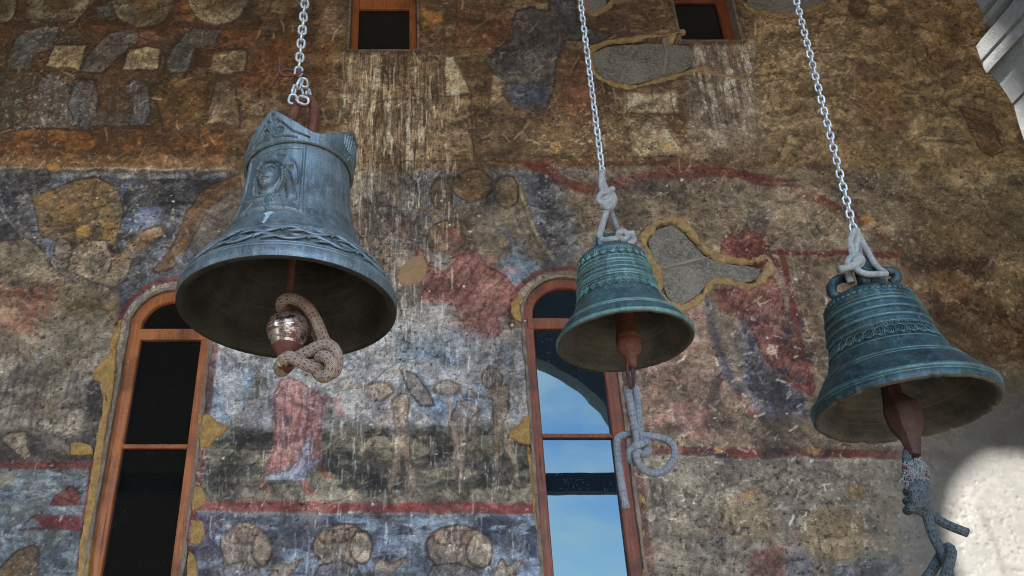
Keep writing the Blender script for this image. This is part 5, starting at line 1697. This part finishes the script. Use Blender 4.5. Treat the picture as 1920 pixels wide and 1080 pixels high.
mb = MB()
NT_, NS = 760, 46
vs = []
h0 = .404
for i in range(NT_):
    th = 2 * PI * i / NT_
    tp = crown_top(th)
    for j in range(NS + 1):
        z = tp * j / NS
        rr = BR + 0.006 + 0.016 * (z / .1) ** 1.4
        off = crown_groove(th, z)
        if j == 0: off = -0.008
        if z < .007: off += .002
        if j >= NS - 1: off -= 0.002 * (j - NS + 2)
        vs.append(((rr + off) * math.sin(th), -(rr + off) * math.cos(th), h0 + z))
    for j in range(6):
        z = tp * (1 - j / 5)
        rr = BR - 0.004 + 0.016 * (z / .1) ** 1.4
        vs.append((rr * math.sin(th), -rr * math.cos(th), h0 + z - (0.0015 if j == 0 else 0)))
w_ = NS + 7
fs = []
for i in range(NT_):
    k = (i + 1) % NT_
    for j in range(w_ - 1):
        fs.append((i * w_ + j, k * w_ + j, k * w_ + j + 1, i * w_ + j + 1))
mb.add(vs, fs)
B1.add(mb, 'crown_rim', M['bronze1'])

# portrait: a crowned head in a halo, framed
PW, PH0, PH1 = R(74), .150, .398


def portrait(x, y):
    """x from -.09 to .09, y from 0 to .248"""
    z = -0.0005
    # frame
    x0_, y0_ = x, y
    z = max(z, .0028 * bump_(abs(x - .083) , .0042))
    z = max(z, .0028 * bump_(abs(x + .083), .0042)) if y > .05 else z
    z = max(z, .0026 * bump_(abs(y - .238), .004)) if abs(x) < .086 else z
    z = max(z, .0022 * bump_(dseg(x, y, [(.083, .07), (.045, .03), (-.02, .012)]), .0035))
    x, y = (x - .002) / 0.95, (y - .13) / 1.12 + .13 + .010
    cx, cy = .008, .150
    # halo dish
    rh = math.hypot(x - cx - .006, y - cy - .010)
    z = max(z, .0026 * bump_(rh - .061, .0036)) if y > .11 else z
    # shoulders and mantle
    sh = ((x - cx) / .072) ** 2 + ((y - .040) / .062) ** 2
    if sh < 1: z = max(z, .0075 * math.sqrt(1 - sh))
    for q in (-.05, -.025, .005, .03):
        if sh < .95: z -= .0016 * bump_(dseg(x, y, [(cx + q, .09), (cx + q * 1.6, .03), (cx + q * 2.0, .0)]), .0026)
    for a, b in (((-.05, .098), (.04, .088)), ((-.055, .088), (.05, .074))):
        z = max(z, .0082 * bump_(dseg(x, y, [a, b]), .0038)) if sh < 1.3 else z
    # veil / hair mass
    hr = ((x - cx) / .040) ** 2 + ((y - cy) / .052) ** 2
    if hr < 1: z = max(z, .010 * math.sqrt(1 - hr) + .001)
    vl = dseg(x, y, [(cx + .036, cy + .012), (cx + .050, cy - .03), (cx + .056, cy - .06)])
    z = max(z, .007 * bump_(vl, .012))
    # face
    fx_, fy_ = (x - cx + .002) / .0265, (y - cy + .005) / .037
    wd = 1 - .22 * max(0.0, -fy_)
    fr = (fx_ / wd) ** 2 + fy_ ** 2
    if fr < 1.12:
        groove = fr > .98
        z = (.0060 if groove else max(z, .0075 + .0125 * math.sqrt(max(0, 1 - fr))))
        if not groove:
            X, Y = x - cx + .002, y - cy + .005
            z += .0052 * bump_(math.hypot(X / .0040, 0) if -0.010 < Y < .012 else 9, 1.0) * (1 - max(0, Y + .010) / .028)
            for sg in (-1, 1):
                z -= .0034 * bump_(math.hypot((X - sg * .0112) / .0085, (Y - .0075) / .0046), 1.0)
                z += .0040 * bump_(math.hypot((X - sg * .0112) / .0056, (Y - .0072) / .0028), 1.0)
                z += .0026 * bump_(dseg(X, Y, [(sg * .0035, .0120), (sg * .012, .0155), (sg * .0195, .0115)]), .0023)
                z += .0014 * bump_(math.hypot((X - sg * .013) / .010, (Y + .010) / .009), 1.0)
            z -= .0030 * bump_(dseg(X, Y, [(-.0078, -.0192), (0, -.0182), (.0078, -.0192)]), .0016)
            z += .0022 * bump_(math.hypot(X / .0075, (Y + .0222) / .0026), 1.0) + .0016 * bump_(math.hypot(X / .007, (Y + .0162) / .0022), 1.0)
            z += .0022 * bump_(math.hypot(X / .010, (Y + .031) / .006), 1.0)
    else:
        # curls hanging either side of the face
        for sg in (-1, 1):
            for k in range(9):
                bx, by = cx - .002 + sg * (.0300 + .004 * math.sin(k * .5)), cy + .014 - k * .0082
                z = max(z, .008 + .004 * bump_(math.hypot(x - bx, y - by), .0048)) if math.hypot(x - bx, y - by) < .0048 else z
    # crown: a band with three points and a jewel
    cb = dseg(x, y, [(cx - .031, cy + .020), (cx - .018, cy + .034), (cx + .0, cy + .039), (cx + .018, cy + .034), (cx + .031, cy + .020)])
    z = max(z, .0150 * bump_(cb, .0055)) if cb < .0055 else z
    for q, hgt in ((-.036, .054), (0, .074), (.038, .056)):
        dx = abs(x - cx - q)
        top = cy + hgt
        base = cy + .036 - abs(q) * .3
        if base < y < top and dx < .016 * (top - y) / (top - base): z = max(z, .0095)
    jw = math.hypot(x - cx, (y - cy - .046) * .8)
    if jw < .0045: z = max(z, .014 + .005 * bump_(jw, .0045))
    # hand on the breast
    for k in range(4):
        z = max(z, .012 * bump_(dseg(x, y, [(.012 + k * .006, .060), (.016 + k * .007, .078)]), .003))
    return z * 1.9


B1.relief(R(-21) - PW / 2 * 1.10, R(-21) + PW / 2 * 1.10, PH0 + .024, PH1, 210, 230, lambda x, y: portrait(x, y + .024), 'portrait_relief', M['bronze1'])
# a runnel of pale verdigris below the portrait
mb = MB()
half = [(.171, .003), (.170, .009), (.167, .0125), (.163, .0110), (.160, .0065), (.154, .0045), (.146, .0048), (.136, .0040), (.126, .0046), (.120, .0030), (.117, .0008)]
vs = []
for h, w in half:
    for q in (-1, -.5, 0, .5, 1):
        vs.append(B1.surf(R(-11) + q * w * (1.0 + .25 * math.sin(h * 900 + q * 3)) / B1.r(h), h, .0016 * (1 - q * q) + .0006))
mb.add(vs, [(i * 5 + j, i * 5 + j + 1, (i + 1) * 5 + j + 1, (i + 1) * 5 + j) for i in range(len(half) - 1) for j in range(4)])
M['verdigris'] = m_plain('pale_verdigris', (0.30, 0.42, 0.42, 1), (0.48, 0.58, 0.58, 1), 60)
B1.add(mb, 'verdigris_runnel', M['verdigris'])
# iron ring it hangs by
P = lambda u, v, dy=0.0: at(u, v, BY + dy)
L1 = lambda u, v, dy=0.0: P(u, v, dy) - B1.p
mb = MB()
mb.tube(spline([L1(541, 262, -.035), L1(544, 232, -.035), L1(550, 206, -.03), L1(560, 186, -.02), L1(573, 177, -.005), L1(585, 184, .012), L1(588, 205, .02), L1(584, 232, .022), L1(579, 262, .022)], .006), .0135, 14)
B1.add(mb, 'hanging_ring', M['rust'])
mb = MB()
mb.lathe([(.001, .442), (.034, .442), (.034, .470), (.028, .478), (.001, .479)], 24)
B1.add(mb, 'head_plate', M['bronze1'])
# clapper: rod, chromed bob with a painted tail
cl = empty('clapper', (0, 0, 0), B1.root)
zb = (P(541, 627) - B1.p).z
mb = MB()
mb.tube([(0, 0, .42), (.001, 0, .2), (0, 0, zb + .03)], .0085, 12)
B1.add(mb, 'clapper_rod', M['rust'], cl)
xo = (P(541, 627) - B1.p).x
mb = MB()
mb.lathe([(.001, .046), (.014, .0455), (.030, .041), (.042, .033), (.0495, .022), (.0515, .011), (.0495, .0), (.0445, -.012), (.039, -.024), (.0335, -.0355)], 48, (xo, 0, zb))
B1.add(mb, 'clapper_bob', M['chrome'], cl)
mb = MB()
mb.lathe([(.0350, -.0325), (.0300, -.042), (.0230, -.053), (.0180, -.063), (.0155, -.074), (.0158, -.084), (.0172, -.092), (.0135, -.097), (.001, -.098)], 40, (xo, 0, zb), wob=lambda i, a: (0, .006 * math.sin(a * 2 + .6) if i == 0 else 0))
B1.add(mb, 'clapper_tail', M['rust_red'], cl)


# ---------------- rope helper
def rope(mb, pts, r, closed=False, ends=True):
    q = spline(pts, 0.005, closed)
    n = len(q)
    rad = [r] * n
    mb.tube(q, rad, 14, closed)


RP = (P(0, 0) - P(1, 0)).length            # not used for layout, only a scale check
def P1(u, v, dy=0.0): return at(u, v, BY + dy)


# rope on the large bell's clapper
rr = .0140
mb = MB(P1(600, 660))
rope(mb, [P1(529, 679, -.05), P1(541, 669, -.056), P1(560, 677, -.056), P1(580, 687, -.05), P1(598, 692, -.036), P1(610, 688, -.02), P1(618, 676, -.012), P1(612, 664, -.02)], rr)
rope(mb, [P1(590, 690, -.02), P1(600, 704, -.04), P1(611, 706, -.055), P1(620, 695, -.068), P1(619, 678, -.070), P1(609, 668, -.062), P1(600, 672, -.04), P1(604, 684, -.02)], rr)
rope(mb, [P1(612, 700, -.01), P1(625, 699, -.03), P1(632, 684, -.04), P1(631, 664, -.045), P1(622, 650, -.048), P1(610, 645, -.048), P1(596, 650, -.045), P1(578, 659, -.04), P1(562, 667, -.03), P1(548, 678, -.012), P1(534, 692, .01), P1(526, 696, .0), P1(523, 686, -.02)], rr)
rope(mb, [P1(618, 655, -.02), P1(608, 638, -.03), P1(600, 618, -.034), P1(590, 596, -.036), P1(576, 576, -.038), P1(558, 563, -.04), P1(541, 559, -.042), P1(530, 565, -.036), P1(528, 577, -.01), P1(538, 587, .015), P1(556, 592, .022), P1(574, 603, .022), P1(592, 624, .012), P1(606, 646, .0), P1(614, 660, -.01)], rr)
o = mb.build('clapper_rope', M['rope1'])
tag(o, 'beige rope with red flecks knotted round the large bell\'s clapper', 'rope')
mb = MB(P1(529, 679, -.05))
for _ in range(60):
    a, q = random.uniform(0, 6.28), random.uniform(0, .0125)
    b = P1(529, 679, -.047) + Vector((q * math.cos(a) * .6, -q * .4 * abs(math.sin(a)), q * math.sin(a)))
    mb.tube([b, b + Vector((-.007 + random.uniform(-.003, .003), -.007, random.uniform(-.004, .002)))], .0012, 4)
M['cut_end'] = m_plain('yellowed_rope_end', (0.42, 0.33, 0.16, 1), (0.60, 0.52, 0.32, 1), 80)
q = mb.build('frayed_end', M['cut_end'], None)
q.location = Vector(q.location) - Vector(o.location); q.parent = o

# ---------------- the small middle bell
B2 = Bell(1170, 645, [(0, .1535), (.006, .1548), (.015, .1510), (.028, .1425), (.045, .1320), (.065, .1175), (.085, .1065), (.11, .0972), (.14, .0908), (.17, .0872), (.20, .0848), (.218, .0835)],
          'small teal bell with rows of palmettes hanging in front of the sky-lit window')
b2 = B2.body(M['bronze2'], M['inner_pale'], worn=M['bronze2w'], thick=0.012, top_h=.21, rings=[(.177, .0045, .0035), (.170, .0025, .0015), (.157, .003, .0018), (.143, .0045, .0035), (.1365, .003, .0018), (.040, .004, .0022), (.034, .0025, .0014), (.004, .005, .0016), (.190, .002, .0012)],
             dips=[(.1005, .124, .0015), (.193, .2165, .0015)], dome=[(.0805, .226), (.073, .233), (.056, .240), (.033, .244), (.0, .245)], lip=0.0022, lipseed=8)


def palmette(mb, B, th, h, sz, up, th_r=.0014):
    """a small fan of five leaves"""
    r = B.r(h)
    for k, a in enumerate((-58, -30, 0, 30, 58)):
        ln = sz * (1.0 if k == 2 else .86 if k in (1, 3) else .62)
        pts = []
        for j in range(5):
            q = j / 4
            aa = R(a) * (0.55 + .45 * q)
            pts.append(B.surf(th + ln * q * math.sin(aa) / r, h + up * ln * q * math.cos(aa), .0008))
        mb.tube(pts, [th_r * (.7 + 1.1 * math.sin(PI * min(1, .15 + .8 * j / 4))) for j in range(5)], 5, squash=.7)


def beads(mb, B, h, n, r=.0021):
    for k in range(n):
        c = B.surf(2 * PI * k / n, h, .001)
        mb.lathe([(.0002, r), (r * .7, r * .7), (r, 0), (r * .7, -r * .7), (.0002, -r)], 6, c)


mb = MB()
for k in range(26): palmette(mb, B2, 2 * PI * k / 26, .196, .019, 1)
beads(mb, B2, .1905, 84)
B2.add(mb, 'palmette_band', M['bronze2w'])
mb = MB()
for k in range(30): palmette(mb, B2, 2 * PI * k / 30, .121, .020, -1)
beads(mb, B2, .1255, 92)
for k in range(60):
    a, b = 2 * PI * k / 60, 2 * PI * (k + 1) / 60
    mb.tube([B2.surf(a, .1015 if k % 2 == 0 else .1185, .0006), B2.surf(b, .1185 if k % 2 == 0 else .1015, .0006)], .0010, 4)
B2.add(mb, 'palmette_fringe', M['bronze2w'])
# low inscription-like relief: worn raised strokes, no letters can be read in the photograph
mb = MB()
r_ = random.Random(4)
for k in range(70):
    th = R(-62) + R(120) * k / 70
    h = .083 + r_.uniform(-.003, .003)
    mb.tube([B2.surf(th, h, .0002), B2.surf(th + r_.uniform(-.012, .012), h + r_.uniform(.002, .006), .0003)], .0008, 4)
B2.add(mb, 'worn_relief', M['bronze2'])


def cannons(B, top, rad, arm_r, m, spread, rot=0.0):
    """the crown of loops on a bell's head: a centre post and loops"""
    mb = MB()
    mb.add(*block((0, 0, top + .027), (.018, .016, .030)))
    for k in range(4):
        a = rot + PI / 2 * k
        c, s_ = math.sin(a), -math.cos(a)
        pts = [(c * .006, s_ * .006, top + .048), (c * spread * .7, s_ * spread * .7, top + .046), (c * spread, s_ * spread, top + .034), (c * spread * 1.0, s_ * spread * 1.0, top + .012), (c * spread * .8, s_ * spread * .8, top - .006)]
        mb.tube(spline(pts, .004), arm_r, 8)
    return B.add(mb, 'crown_loops', m)


def block(c, h, tp=.85):
    x, y, z = c; a, b, d = h
    v = [(x - a, y - b, z - d), (x + a, y - b, z - d), (x + a, y + b, z - d), (x - a, y + b, z - d)]
    v += [(x - a * tp, y - b * tp, z + d), (x + a * tp, y - b * tp, z + d), (x + a * tp, y + b * tp, z + d), (x - a * tp, y + b * tp, z + d)]
    return v, [(0, 3, 2, 1), (4, 5, 6, 7), (0, 1, 5, 4), (1, 2, 6, 5), (2, 3, 7, 6), (3, 0, 4, 7)]


cannons(B2, .244, .03, .009, M['bronze2'], .036, R(40))
cl = empty('clapper', (0, 0, 0), B2.root)
mb = MB()
xo = (P(1176, 640) - B2.p).x
zt, ze = .20, (P(1180, 692) - B2.p).z
mb.lathe([(.001, .20), (.020, .20), (.0225, .06), (.0245, ze + .082), (.0262, ze + .080), (.0262, ze + .074), (.0248, ze + .071), (.0275, ze + .067), (.0275, ze + .046), (.024, ze + .036), (.013, ze + .028), (.0115, ze + .006), (.009, ze), (.001, ze - .001)], 32, (xo, 0, 0))
B2.add(mb, 'clapper_tongue', M['rust'], cl)
mb = MB()
L2 = lambda u, v, dy=0.0: P(u, v, dy) - B2.p
mb.tube(spline([L2(1174, 682, -.012), L2(1174, 700, -.014), L2(1177, 722, -.014), L2(1181, 731, -.008), L2(1185, 722, .004), L2(1184, 700, .006), L2(1182, 684, .004)], .004), .0042, 8)
B2.add(mb, 'iron_hook', M['rust_dark'], cl)

# ---------------- the dark tilted-looking bell on the right
B3 = Bell(1692, 768, [(0, .1860), (.008, .1875), (.02, .1845), (.04, .1765), (.06, .1640), (.085, .1455), (.11, .1305), (.14, .1185), (.17, .1105), (.20, .1055), (.23, .1010), (.255, .0985), (.268, .0968)],
          'dark teal bell with a chipped rim hanging furthest to the right', dz=-.008)
b3 = B3.body(M['bronze3'], M['inner_pale'], worn=M['bronze3w'], thick=0.016, top_h=.26, rings=[(.246, .003, .002), (.236, .005, .0042), (.2135, .005, .0045), (.190, .005, .0045), (.172, .0025, .0015), (.128, .0025, .0015), (.088, .004, .0022), (.080, .0025, .0014), (.026, .007, .005), (.018, .003, .002)],
             dome=[(.0955, .274), (.088, .284), (.07, .292), (.045, .297), (.0, .299)], lip=0.0042, lipseed=21, dips=[(.131, .1695, .0018)])
mb = MB()
for k in range(34):
    th = 2 * PI * k / 34
    # fan shell
    for a in (-50, -25, 0, 25, 50):
        mb.tube([B3.surf(th, .134, .0006), B3.surf(th + .022 * math.sin(R(a)) / B3.r(.15), .134 + .022 * math.cos(R(a)), .0008)], [.0012, .0017], 5, squash=.7)
    arcp = [B3.surf(th + .0135 * math.cos(R(q)) / B3.r(.15), .1375 + .0215 * math.sin(R(q)), .001) for q in range(0, 181, 20)]
    mb.tube(arcp, .0014, 5)
beads(mb, B3, .167, 110, .002)
B3.add(mb, 'shell_band', M['bronze3w'])
mb = MB()
for k in range(48):
    th = 2 * PI * k / 48
    palmette(mb, B3, th, .262, .010, 1, .0011)
    mb.tube([B3.surf(th + .06 * math.cos(R(q)), .2525 + .0040 * math.sin(R(q)), .0006) for q in range(0, 181, 30)], .0011, 5)
B3.add(mb, 'rim_ornament', M['bronze3w'])
L3 = lambda u, v, dy=0.0: P(u, v, dy) - B3.p
mb = MB()
zt = .297
mb.add(*block(tuple(L3(1634, 502)), (.024, .020, .040), .6))
mb.add(*block(tuple(L3(1627, 514, -.045)), (.013, .014, .022), .9))
for pts in ([(1600, 515, 0), (1580, 516, 0), (1566, 528, 0), (1566, 546, 0), (1582, 552, 0)], [(1648, 500, .0), (1668, 500, .0), (1686, 505, .0), (1688, 516, .0), (1676, 524, .01)],
            [(1630, 500, -.03), (1626, 505, -.06), (1627, 522, -.062), (1630, 530, -.05)], [(1636, 500, .03), (1640, 505, .06), (1640, 530, .06)]):
    mb.tube(spline([L3(*p) for p in pts], .005), .0115, 10)
mb.lathe([(.055, .294), (.05, .306), (.036, .315), (.001, .317)], 28)
B3.add(mb, 'crown_loops', M['bronze3'])
cl = empty('clapper', (0, 0, 0), B3.root)
mb = MB()
pth = [L3(1655, 640), L3(1664, 715), L3(1670, 745), L3(1682, 765), L3(1690, 785), L3(1694, 805), L3(1700, 826), L3(1705, 850), L3(1706, 858)]
mb.tube(pth, [.015, .019, .022, .036, .0375, .034, .021, .014, .012], 8)
B3.add(mb, 'clapper_tongue', M['rust_dark'], cl, False)

for b_, deg in ((B1, -2.2), (B2, -3.8), (B3, -4.6)):
    b_.root.rotation_euler = (R(deg), 0, 0)
    b_.root.location.y -= .5 * b_.hs[-1] * math.sin(R(-deg))

# ------------------------------------------------------------------ chains
def link_mesh_data(name, length, width, wire):
    """one welded link: a stadium of round wire, along z, in the xz plane"""
    mb = MB()
    ri = width / 2 - wire
    hl = length / 2 - width / 2
    pts = []
    for i in range(9):
        a = PI * i / 8
        pts.append(Vector((ri * math.cos(a), 0, hl + ri * math.sin(a))))
    for i in range(9):
        a = PI + PI * i / 8
        pts.append(Vector((ri * math.cos(a), 0, -hl + ri * math.sin(a))))
    mb.tube(pts, wire, 8, closed=True)
    me = bpy.data.meshes.new(name)
    me.from_pydata(mb.v, [], mb.f)
    me.materials.append(M['galv'])
    me.polygons.foreach_set('use_smooth', [True] * len(me.polygons))
    return me


def chain(label, top, bottom, pitch, length, width, wire, twist, extra=(), ztop=3.6):
    a, b = P(*bottom), P(*top)
    d = (b - a).normalized()
    k = int((ztop - a.z) / d.z / pitch) + 1
    root = empty('hanging_chain', a)
    tag(root, label, 'chain', 'steel chains holding the bells')
    me = link_mesh_data('chain_link', length, width, wire)
    base = Vector((0, 0, 1)).rotation_difference(d).to_matrix().to_4x4()
    for i in range(k):
        o = bpy.data.objects.new('link', me)
        o.parent = root
        sag = Matrix.Rotation(random.uniform(-.06, .06), 4, 'X') @ Matrix.Rotation(random.uniform(-.06, .06), 4, 'Y')
        o.matrix_local = Matrix.Translation(d * (pitch * i + length * .5 - wire)) @ base @ Matrix.Rotation(twist + (PI / 2 if i % 2 else 0) + random.uniform(-.12, .12), 4, 'Z') @ sag
        COL.objects.link(o)
    for pos, q1, q2 in extra:
        o = bpy.data.objects.new('link', me)
        o.parent = root
        c = P(*pos) - a
        o.matrix_local = Matrix.Translation(c) @ Matrix.Rotation(q1, 4, 'Y') @ Matrix.Rotation(q2, 4, 'Z')
        COL.objects.link(o)
    return root


chain('coarse steel chain looped through the large bell\'s rusty ring', (572, 0), (559, 142), .0262, .0400, .0272, .0037, R(14),
      [((562, 157, -.004), R(20), R(80)), ((570, 155, .004), R(-14), R(15)), ((551, 170, -.008), R(10), R(84)), ((574, 172, .012), R(-20), R(10)), ((549, 186, -.012), R(6), R(12)), ((568, 188, -.036), R(112), R(28)), ((577, 182, .012), R(0), R(70))])
chain('fine steel chain ending in a white rope knot above the small bell', (1088, 0), (1130, 326), .0208, .0310, .0200, .0029, R(20))
chain('fine steel chain above the dark bell furthest to the right', (1493, 0), (1602, 436), .0208, .0310, .0205, .0029, R(-16))

# rusty wire twisted into the first chain
mb = MB(P(545, 135))
wr = .0040
mb.tube(spline([P(525, 107, -.01), P(524, 122, -.01), P(524, 134, -.008), P(532, 141, -.006), P(546, 142, -.006), P(558, 140, -.012), P(566, 134, -.012)], .004), wr, 6)
mb.tube(spline([P(506, 166, -.01), P(514, 152, -.01), P(523, 138, -.004), P(532, 131, -.002), P(545, 131, .0), P(556, 134, .004), P(564, 142, .008)], .004), wr, 6)
tag(mb.build('rusty_wire', M['rust']), 'rusty wire twisted into the coarse chain above the large bell', 'wire')

# ------------------------------------------------------------------ ropes of the small bell
r2 = .0075
mb = MB(P(1138, 380))
rope(mb, [P(1128, 326, -.012), P(1126, 345, -.012), P(1131, 358, -.014), P(1143, 368, -.018), P(1148, 380, -.02), P(1141, 390, -.02), P(1130, 384, -.016), P(1125, 372, -.006), P(1132, 360, .010), P(1146, 362, .014), P(1152, 374, .008), P(1147, 388, -.006), P(1138, 396, -.012), P(1132, 412, -.012), P(1128, 428, -.014), P(1124, 443, -.014), P(1132, 450, -.02), P(1150, 448, -.036), P(1166, 446, -.036), P(1178, 448, -.03)], r2)
hx = [P(1138 + 10.5 * math.cos(a), 357 + a / (2 * PI) * 11.5 - 3 * math.cos(a), -.006 - .0165 * math.sin(a)) for a in [i * PI / 5 for i in range(0, 26)]]
rope(mb, hx, r2)
rope(mb, [P(1128, 326, .012), P(1132, 345, .0), P(1137, 358, -.006), P(1126, 364, -.018), P(1122, 374, -.018), P(1130, 381, -.022), P(1142, 377, -.026), P(1148, 368, -.02), P(1140, 360, -.016)], r2)
rope(mb, [P(1128, 326, -.012), P(1130, 321, .0), P(1128, 326, .012)], r2)
o = mb.build('hanging_rope', M['rope_white'])
tag(o, 'knotted white rope tying the small bell to its chain', 'rope')
mb = MB(P(1150, 415))
rope(mb, [P(1144, 384, .004), P(1147, 400, .008), P(1153, 418, .01), P(1160, 436, .012), P(1166, 448, .014)], r2 * .95)
q = mb.build('grey_strand', M['rope2']); q.location = Vector(q.location) - Vector(o.location); q.parent = o
mb = MB(P(1176, 442))
rope(mb, [P(1160, 450, -.03), P(1160, 438, -.045), P(1170, 434, -.046), P(1176, 444, -.044), P(1168, 451, -.036), P(1164, 444, -.022), P(1172, 438, -.018), P(1184, 442, -.026), P(1188, 450, -.034), P(1180, 456, -.034), P(1176, 446, -.026), P(1182, 438, -.02), P(1190, 438, -.02)], r2)
q = mb.build('end_knot', M['rope_white']); q.location = Vector(q.location) - Vector(o.location); q.parent = o

r2 = .0082
mb = MB(P(1195, 840))
rope(mb, [P(1197, 838, -.02), P(1190, 800, -.014), P(1183, 762, -.012), P(1178, 735, -.010), P(1181, 727, .0), P(1187, 724, .006), P(1193, 732, .004), P(1196, 765, .0), P(1199, 800, -.004), P(1201, 830, -.008), P(1194, 850, -.014), P(1184, 864, -.012), P(1180, 850, -.02), P(1188, 838, -.03), P(1202, 832, -.034), P(1213, 828, -.026), P(1215, 836, -.016), P(1204, 846, -.012)], r2)
rope(mb, [P(1187, 862, -.018), P(1180, 856, -.006), P(1182, 842, .006), P(1196, 834, .010), P(1212, 838, .004), P(1216, 846, -.008), P(1206, 852, -.02), P(1194, 848, -.032), P(1194, 862, -.03), P(1204, 878, -.02), P(1222, 887, -.012), P(1242, 884, -.006), P(1258, 870, .0), P(1266, 850, .004), P(1260, 832, .006), P(1244, 822, .006), P(1222, 818, .006), P(1206, 816, .008), P(1190, 814, .012), P(1170, 816, .012), P(1159, 822, .01), P(1157, 838, .008), P(1160, 870, .006), P(1165, 905, .004), P(1170, 935, .002), P(1174, 954, .0)], r2)
tag(mb.build('clapper_rope', M['rope2']), 'grey rope tied in a slack bow under the small bell\'s clapper', 'rope')

# ------------------------------------------------------------------ ropes of the right bell
r3 = .0088
mb = MB(P(1604, 470))
rope(mb, [P(1604, 494, -.03), P(1598, 474, -.02), P(1594, 452, -.014), P(1600, 436, -.008), P(1606, 432, .0), P(1608, 444, -.004), P(1604, 462, -.012), P(1602, 478, -.022), P(1594, 484, -.036), P(1590, 494, -.042), P(1600, 503, -.046), P(1612, 498, -.044), P(1616, 486, -.036), P(1606, 478, -.026)], r3 * .85)
rope(mb, [P(1606, 432, .004), P(1612, 446, .008), P(1620, 460, .01), P(1630, 478, .006), P(1640, 496, .0), P(1652, 507, -.02), P(1660, 514, -.036), P(1644, 514, -.056), P(1626, 514, -.068), P(1610, 508, -.062), P(1602, 496, -.056), P(1606, 486, -.05), P(1614, 488, -.046)], r3 * .85)
rope(mb, [P(1612, 490, -.05), P(1600, 498, -.062), P(1588, 502, -.058), P(1572, 506, -.056)], r3)
rope(mb, [P(1590, 500, -.03), P(1592, 515, -.03), P(1596, 530, -.03)], r3)
o = mb.build('hanging_rope', M['rope_white'])
tag(o, 'white rope lashing the right-hand dark bell to its chain', 'rope')
mb = MB(P(1612, 450))
rope(mb, [P(1602, 434, .012), P(1607, 446, .014), P(1610, 462, .014), P(1612, 482, .012)], r3 * .8)
q = mb.build('grey_strand', M['rope2']); q.location = Vector(q.location) - Vector(o.location); q.parent = o

r3 = .0096
mb = MB(P(1720, 930))
rope(mb, [P(1706, 905, -.012), P(1702, 882, -.014), P(1700, 860, -.012), P(1702, 846, -.008), P(1708, 842, .0), P(1714, 852, .004), P(1717, 870, .0), P(1719, 895, -.006), P(1718, 915, -.01)], r3 * .95)
hx = [P(1719 + 17.5 * math.cos(a), 908 + a / (2 * PI) * 17.5 - 6 * math.cos(a), -.008 - .024 * math.sin(a)) for a in [i * PI / 5 for i in range(0, 26)]]
rope(mb, hx, r3)
rope(mb, [P(1706, 905, -.014), P(1712, 920, -.034), P(1722, 938, -.036), P(1732, 950, -.02), P(1742, 962, -.004), P(1758, 974, .0), P(1776, 984, -.004), P(1798, 993, -.008), P(1814, 999, -.01)], r3)
rope(mb, [P(1730, 905, -.012), P(1724, 924, -.036), P(1714, 940, -.034), P(1716, 954, -.02), P(1730, 960, -.01)], r3)
rope(mb, [P(1726, 932, .01), P(1734, 952, -.005), P(1741, 976, -.01), P(1750, 1004, -.012), P(1762, 1028, -.014), P(1772, 1050, -.012), P(1780, 1080, -.008), P(1786, 1110, 0)], r3)
rope(mb, [P(1700, 1130, .0), P(1742, 1078, .004), P(1758, 1052, .008), P(1770, 1034, .0), P(1778, 1026, -.02), P(1784, 1034, -.03), P(1780, 1056, -.034), P(1772, 1082, -.03), P(1766, 1120, -.02)], r3)
o = mb.build('clapper_rope', M['rope3'])
tag(o, 'dark grey rope knotted and trailing below the right-hand bell', 'rope')
for nm, mt, n, sd in (('frayed_fibres', M['fray'], 900, 1), ('red_fibres', M['fray_red'], 70, 2)):
    mb = MB(P(1712, 888))
    r_ = random.Random(sd)
    for _ in range(n):
        if sd == 2: u, v = r_.choice([(1696, 874), (1697, 880), (1720, 893), (1735, 888), (1704, 898)]); u += r_.uniform(-4, 4); v += r_.uniform(-6, 6)
        else: u, v = r_.gauss(1712, 8.5), r_.gauss(886, 11)
        a = r_.uniform(0, 2 * PI)
        b = P(u, v, r_.uniform(-.032, .012))
        d = Vector((math.cos(a), r_.uniform(-.6, .2), math.sin(a) * .6 - .7)) * r_.uniform(.005, .013)
        mb.tube([b, b + d * .6 + Vector((0, 0, .001)), b + d + Vector((0, 0, -.003))], [.0017, .0012, .0006], 3, caps=False)
    q = mb.build(nm, mt); q.location = Vector(q.location) - Vector(o.location); q.parent = o
    q['kind'] = 'stuff'
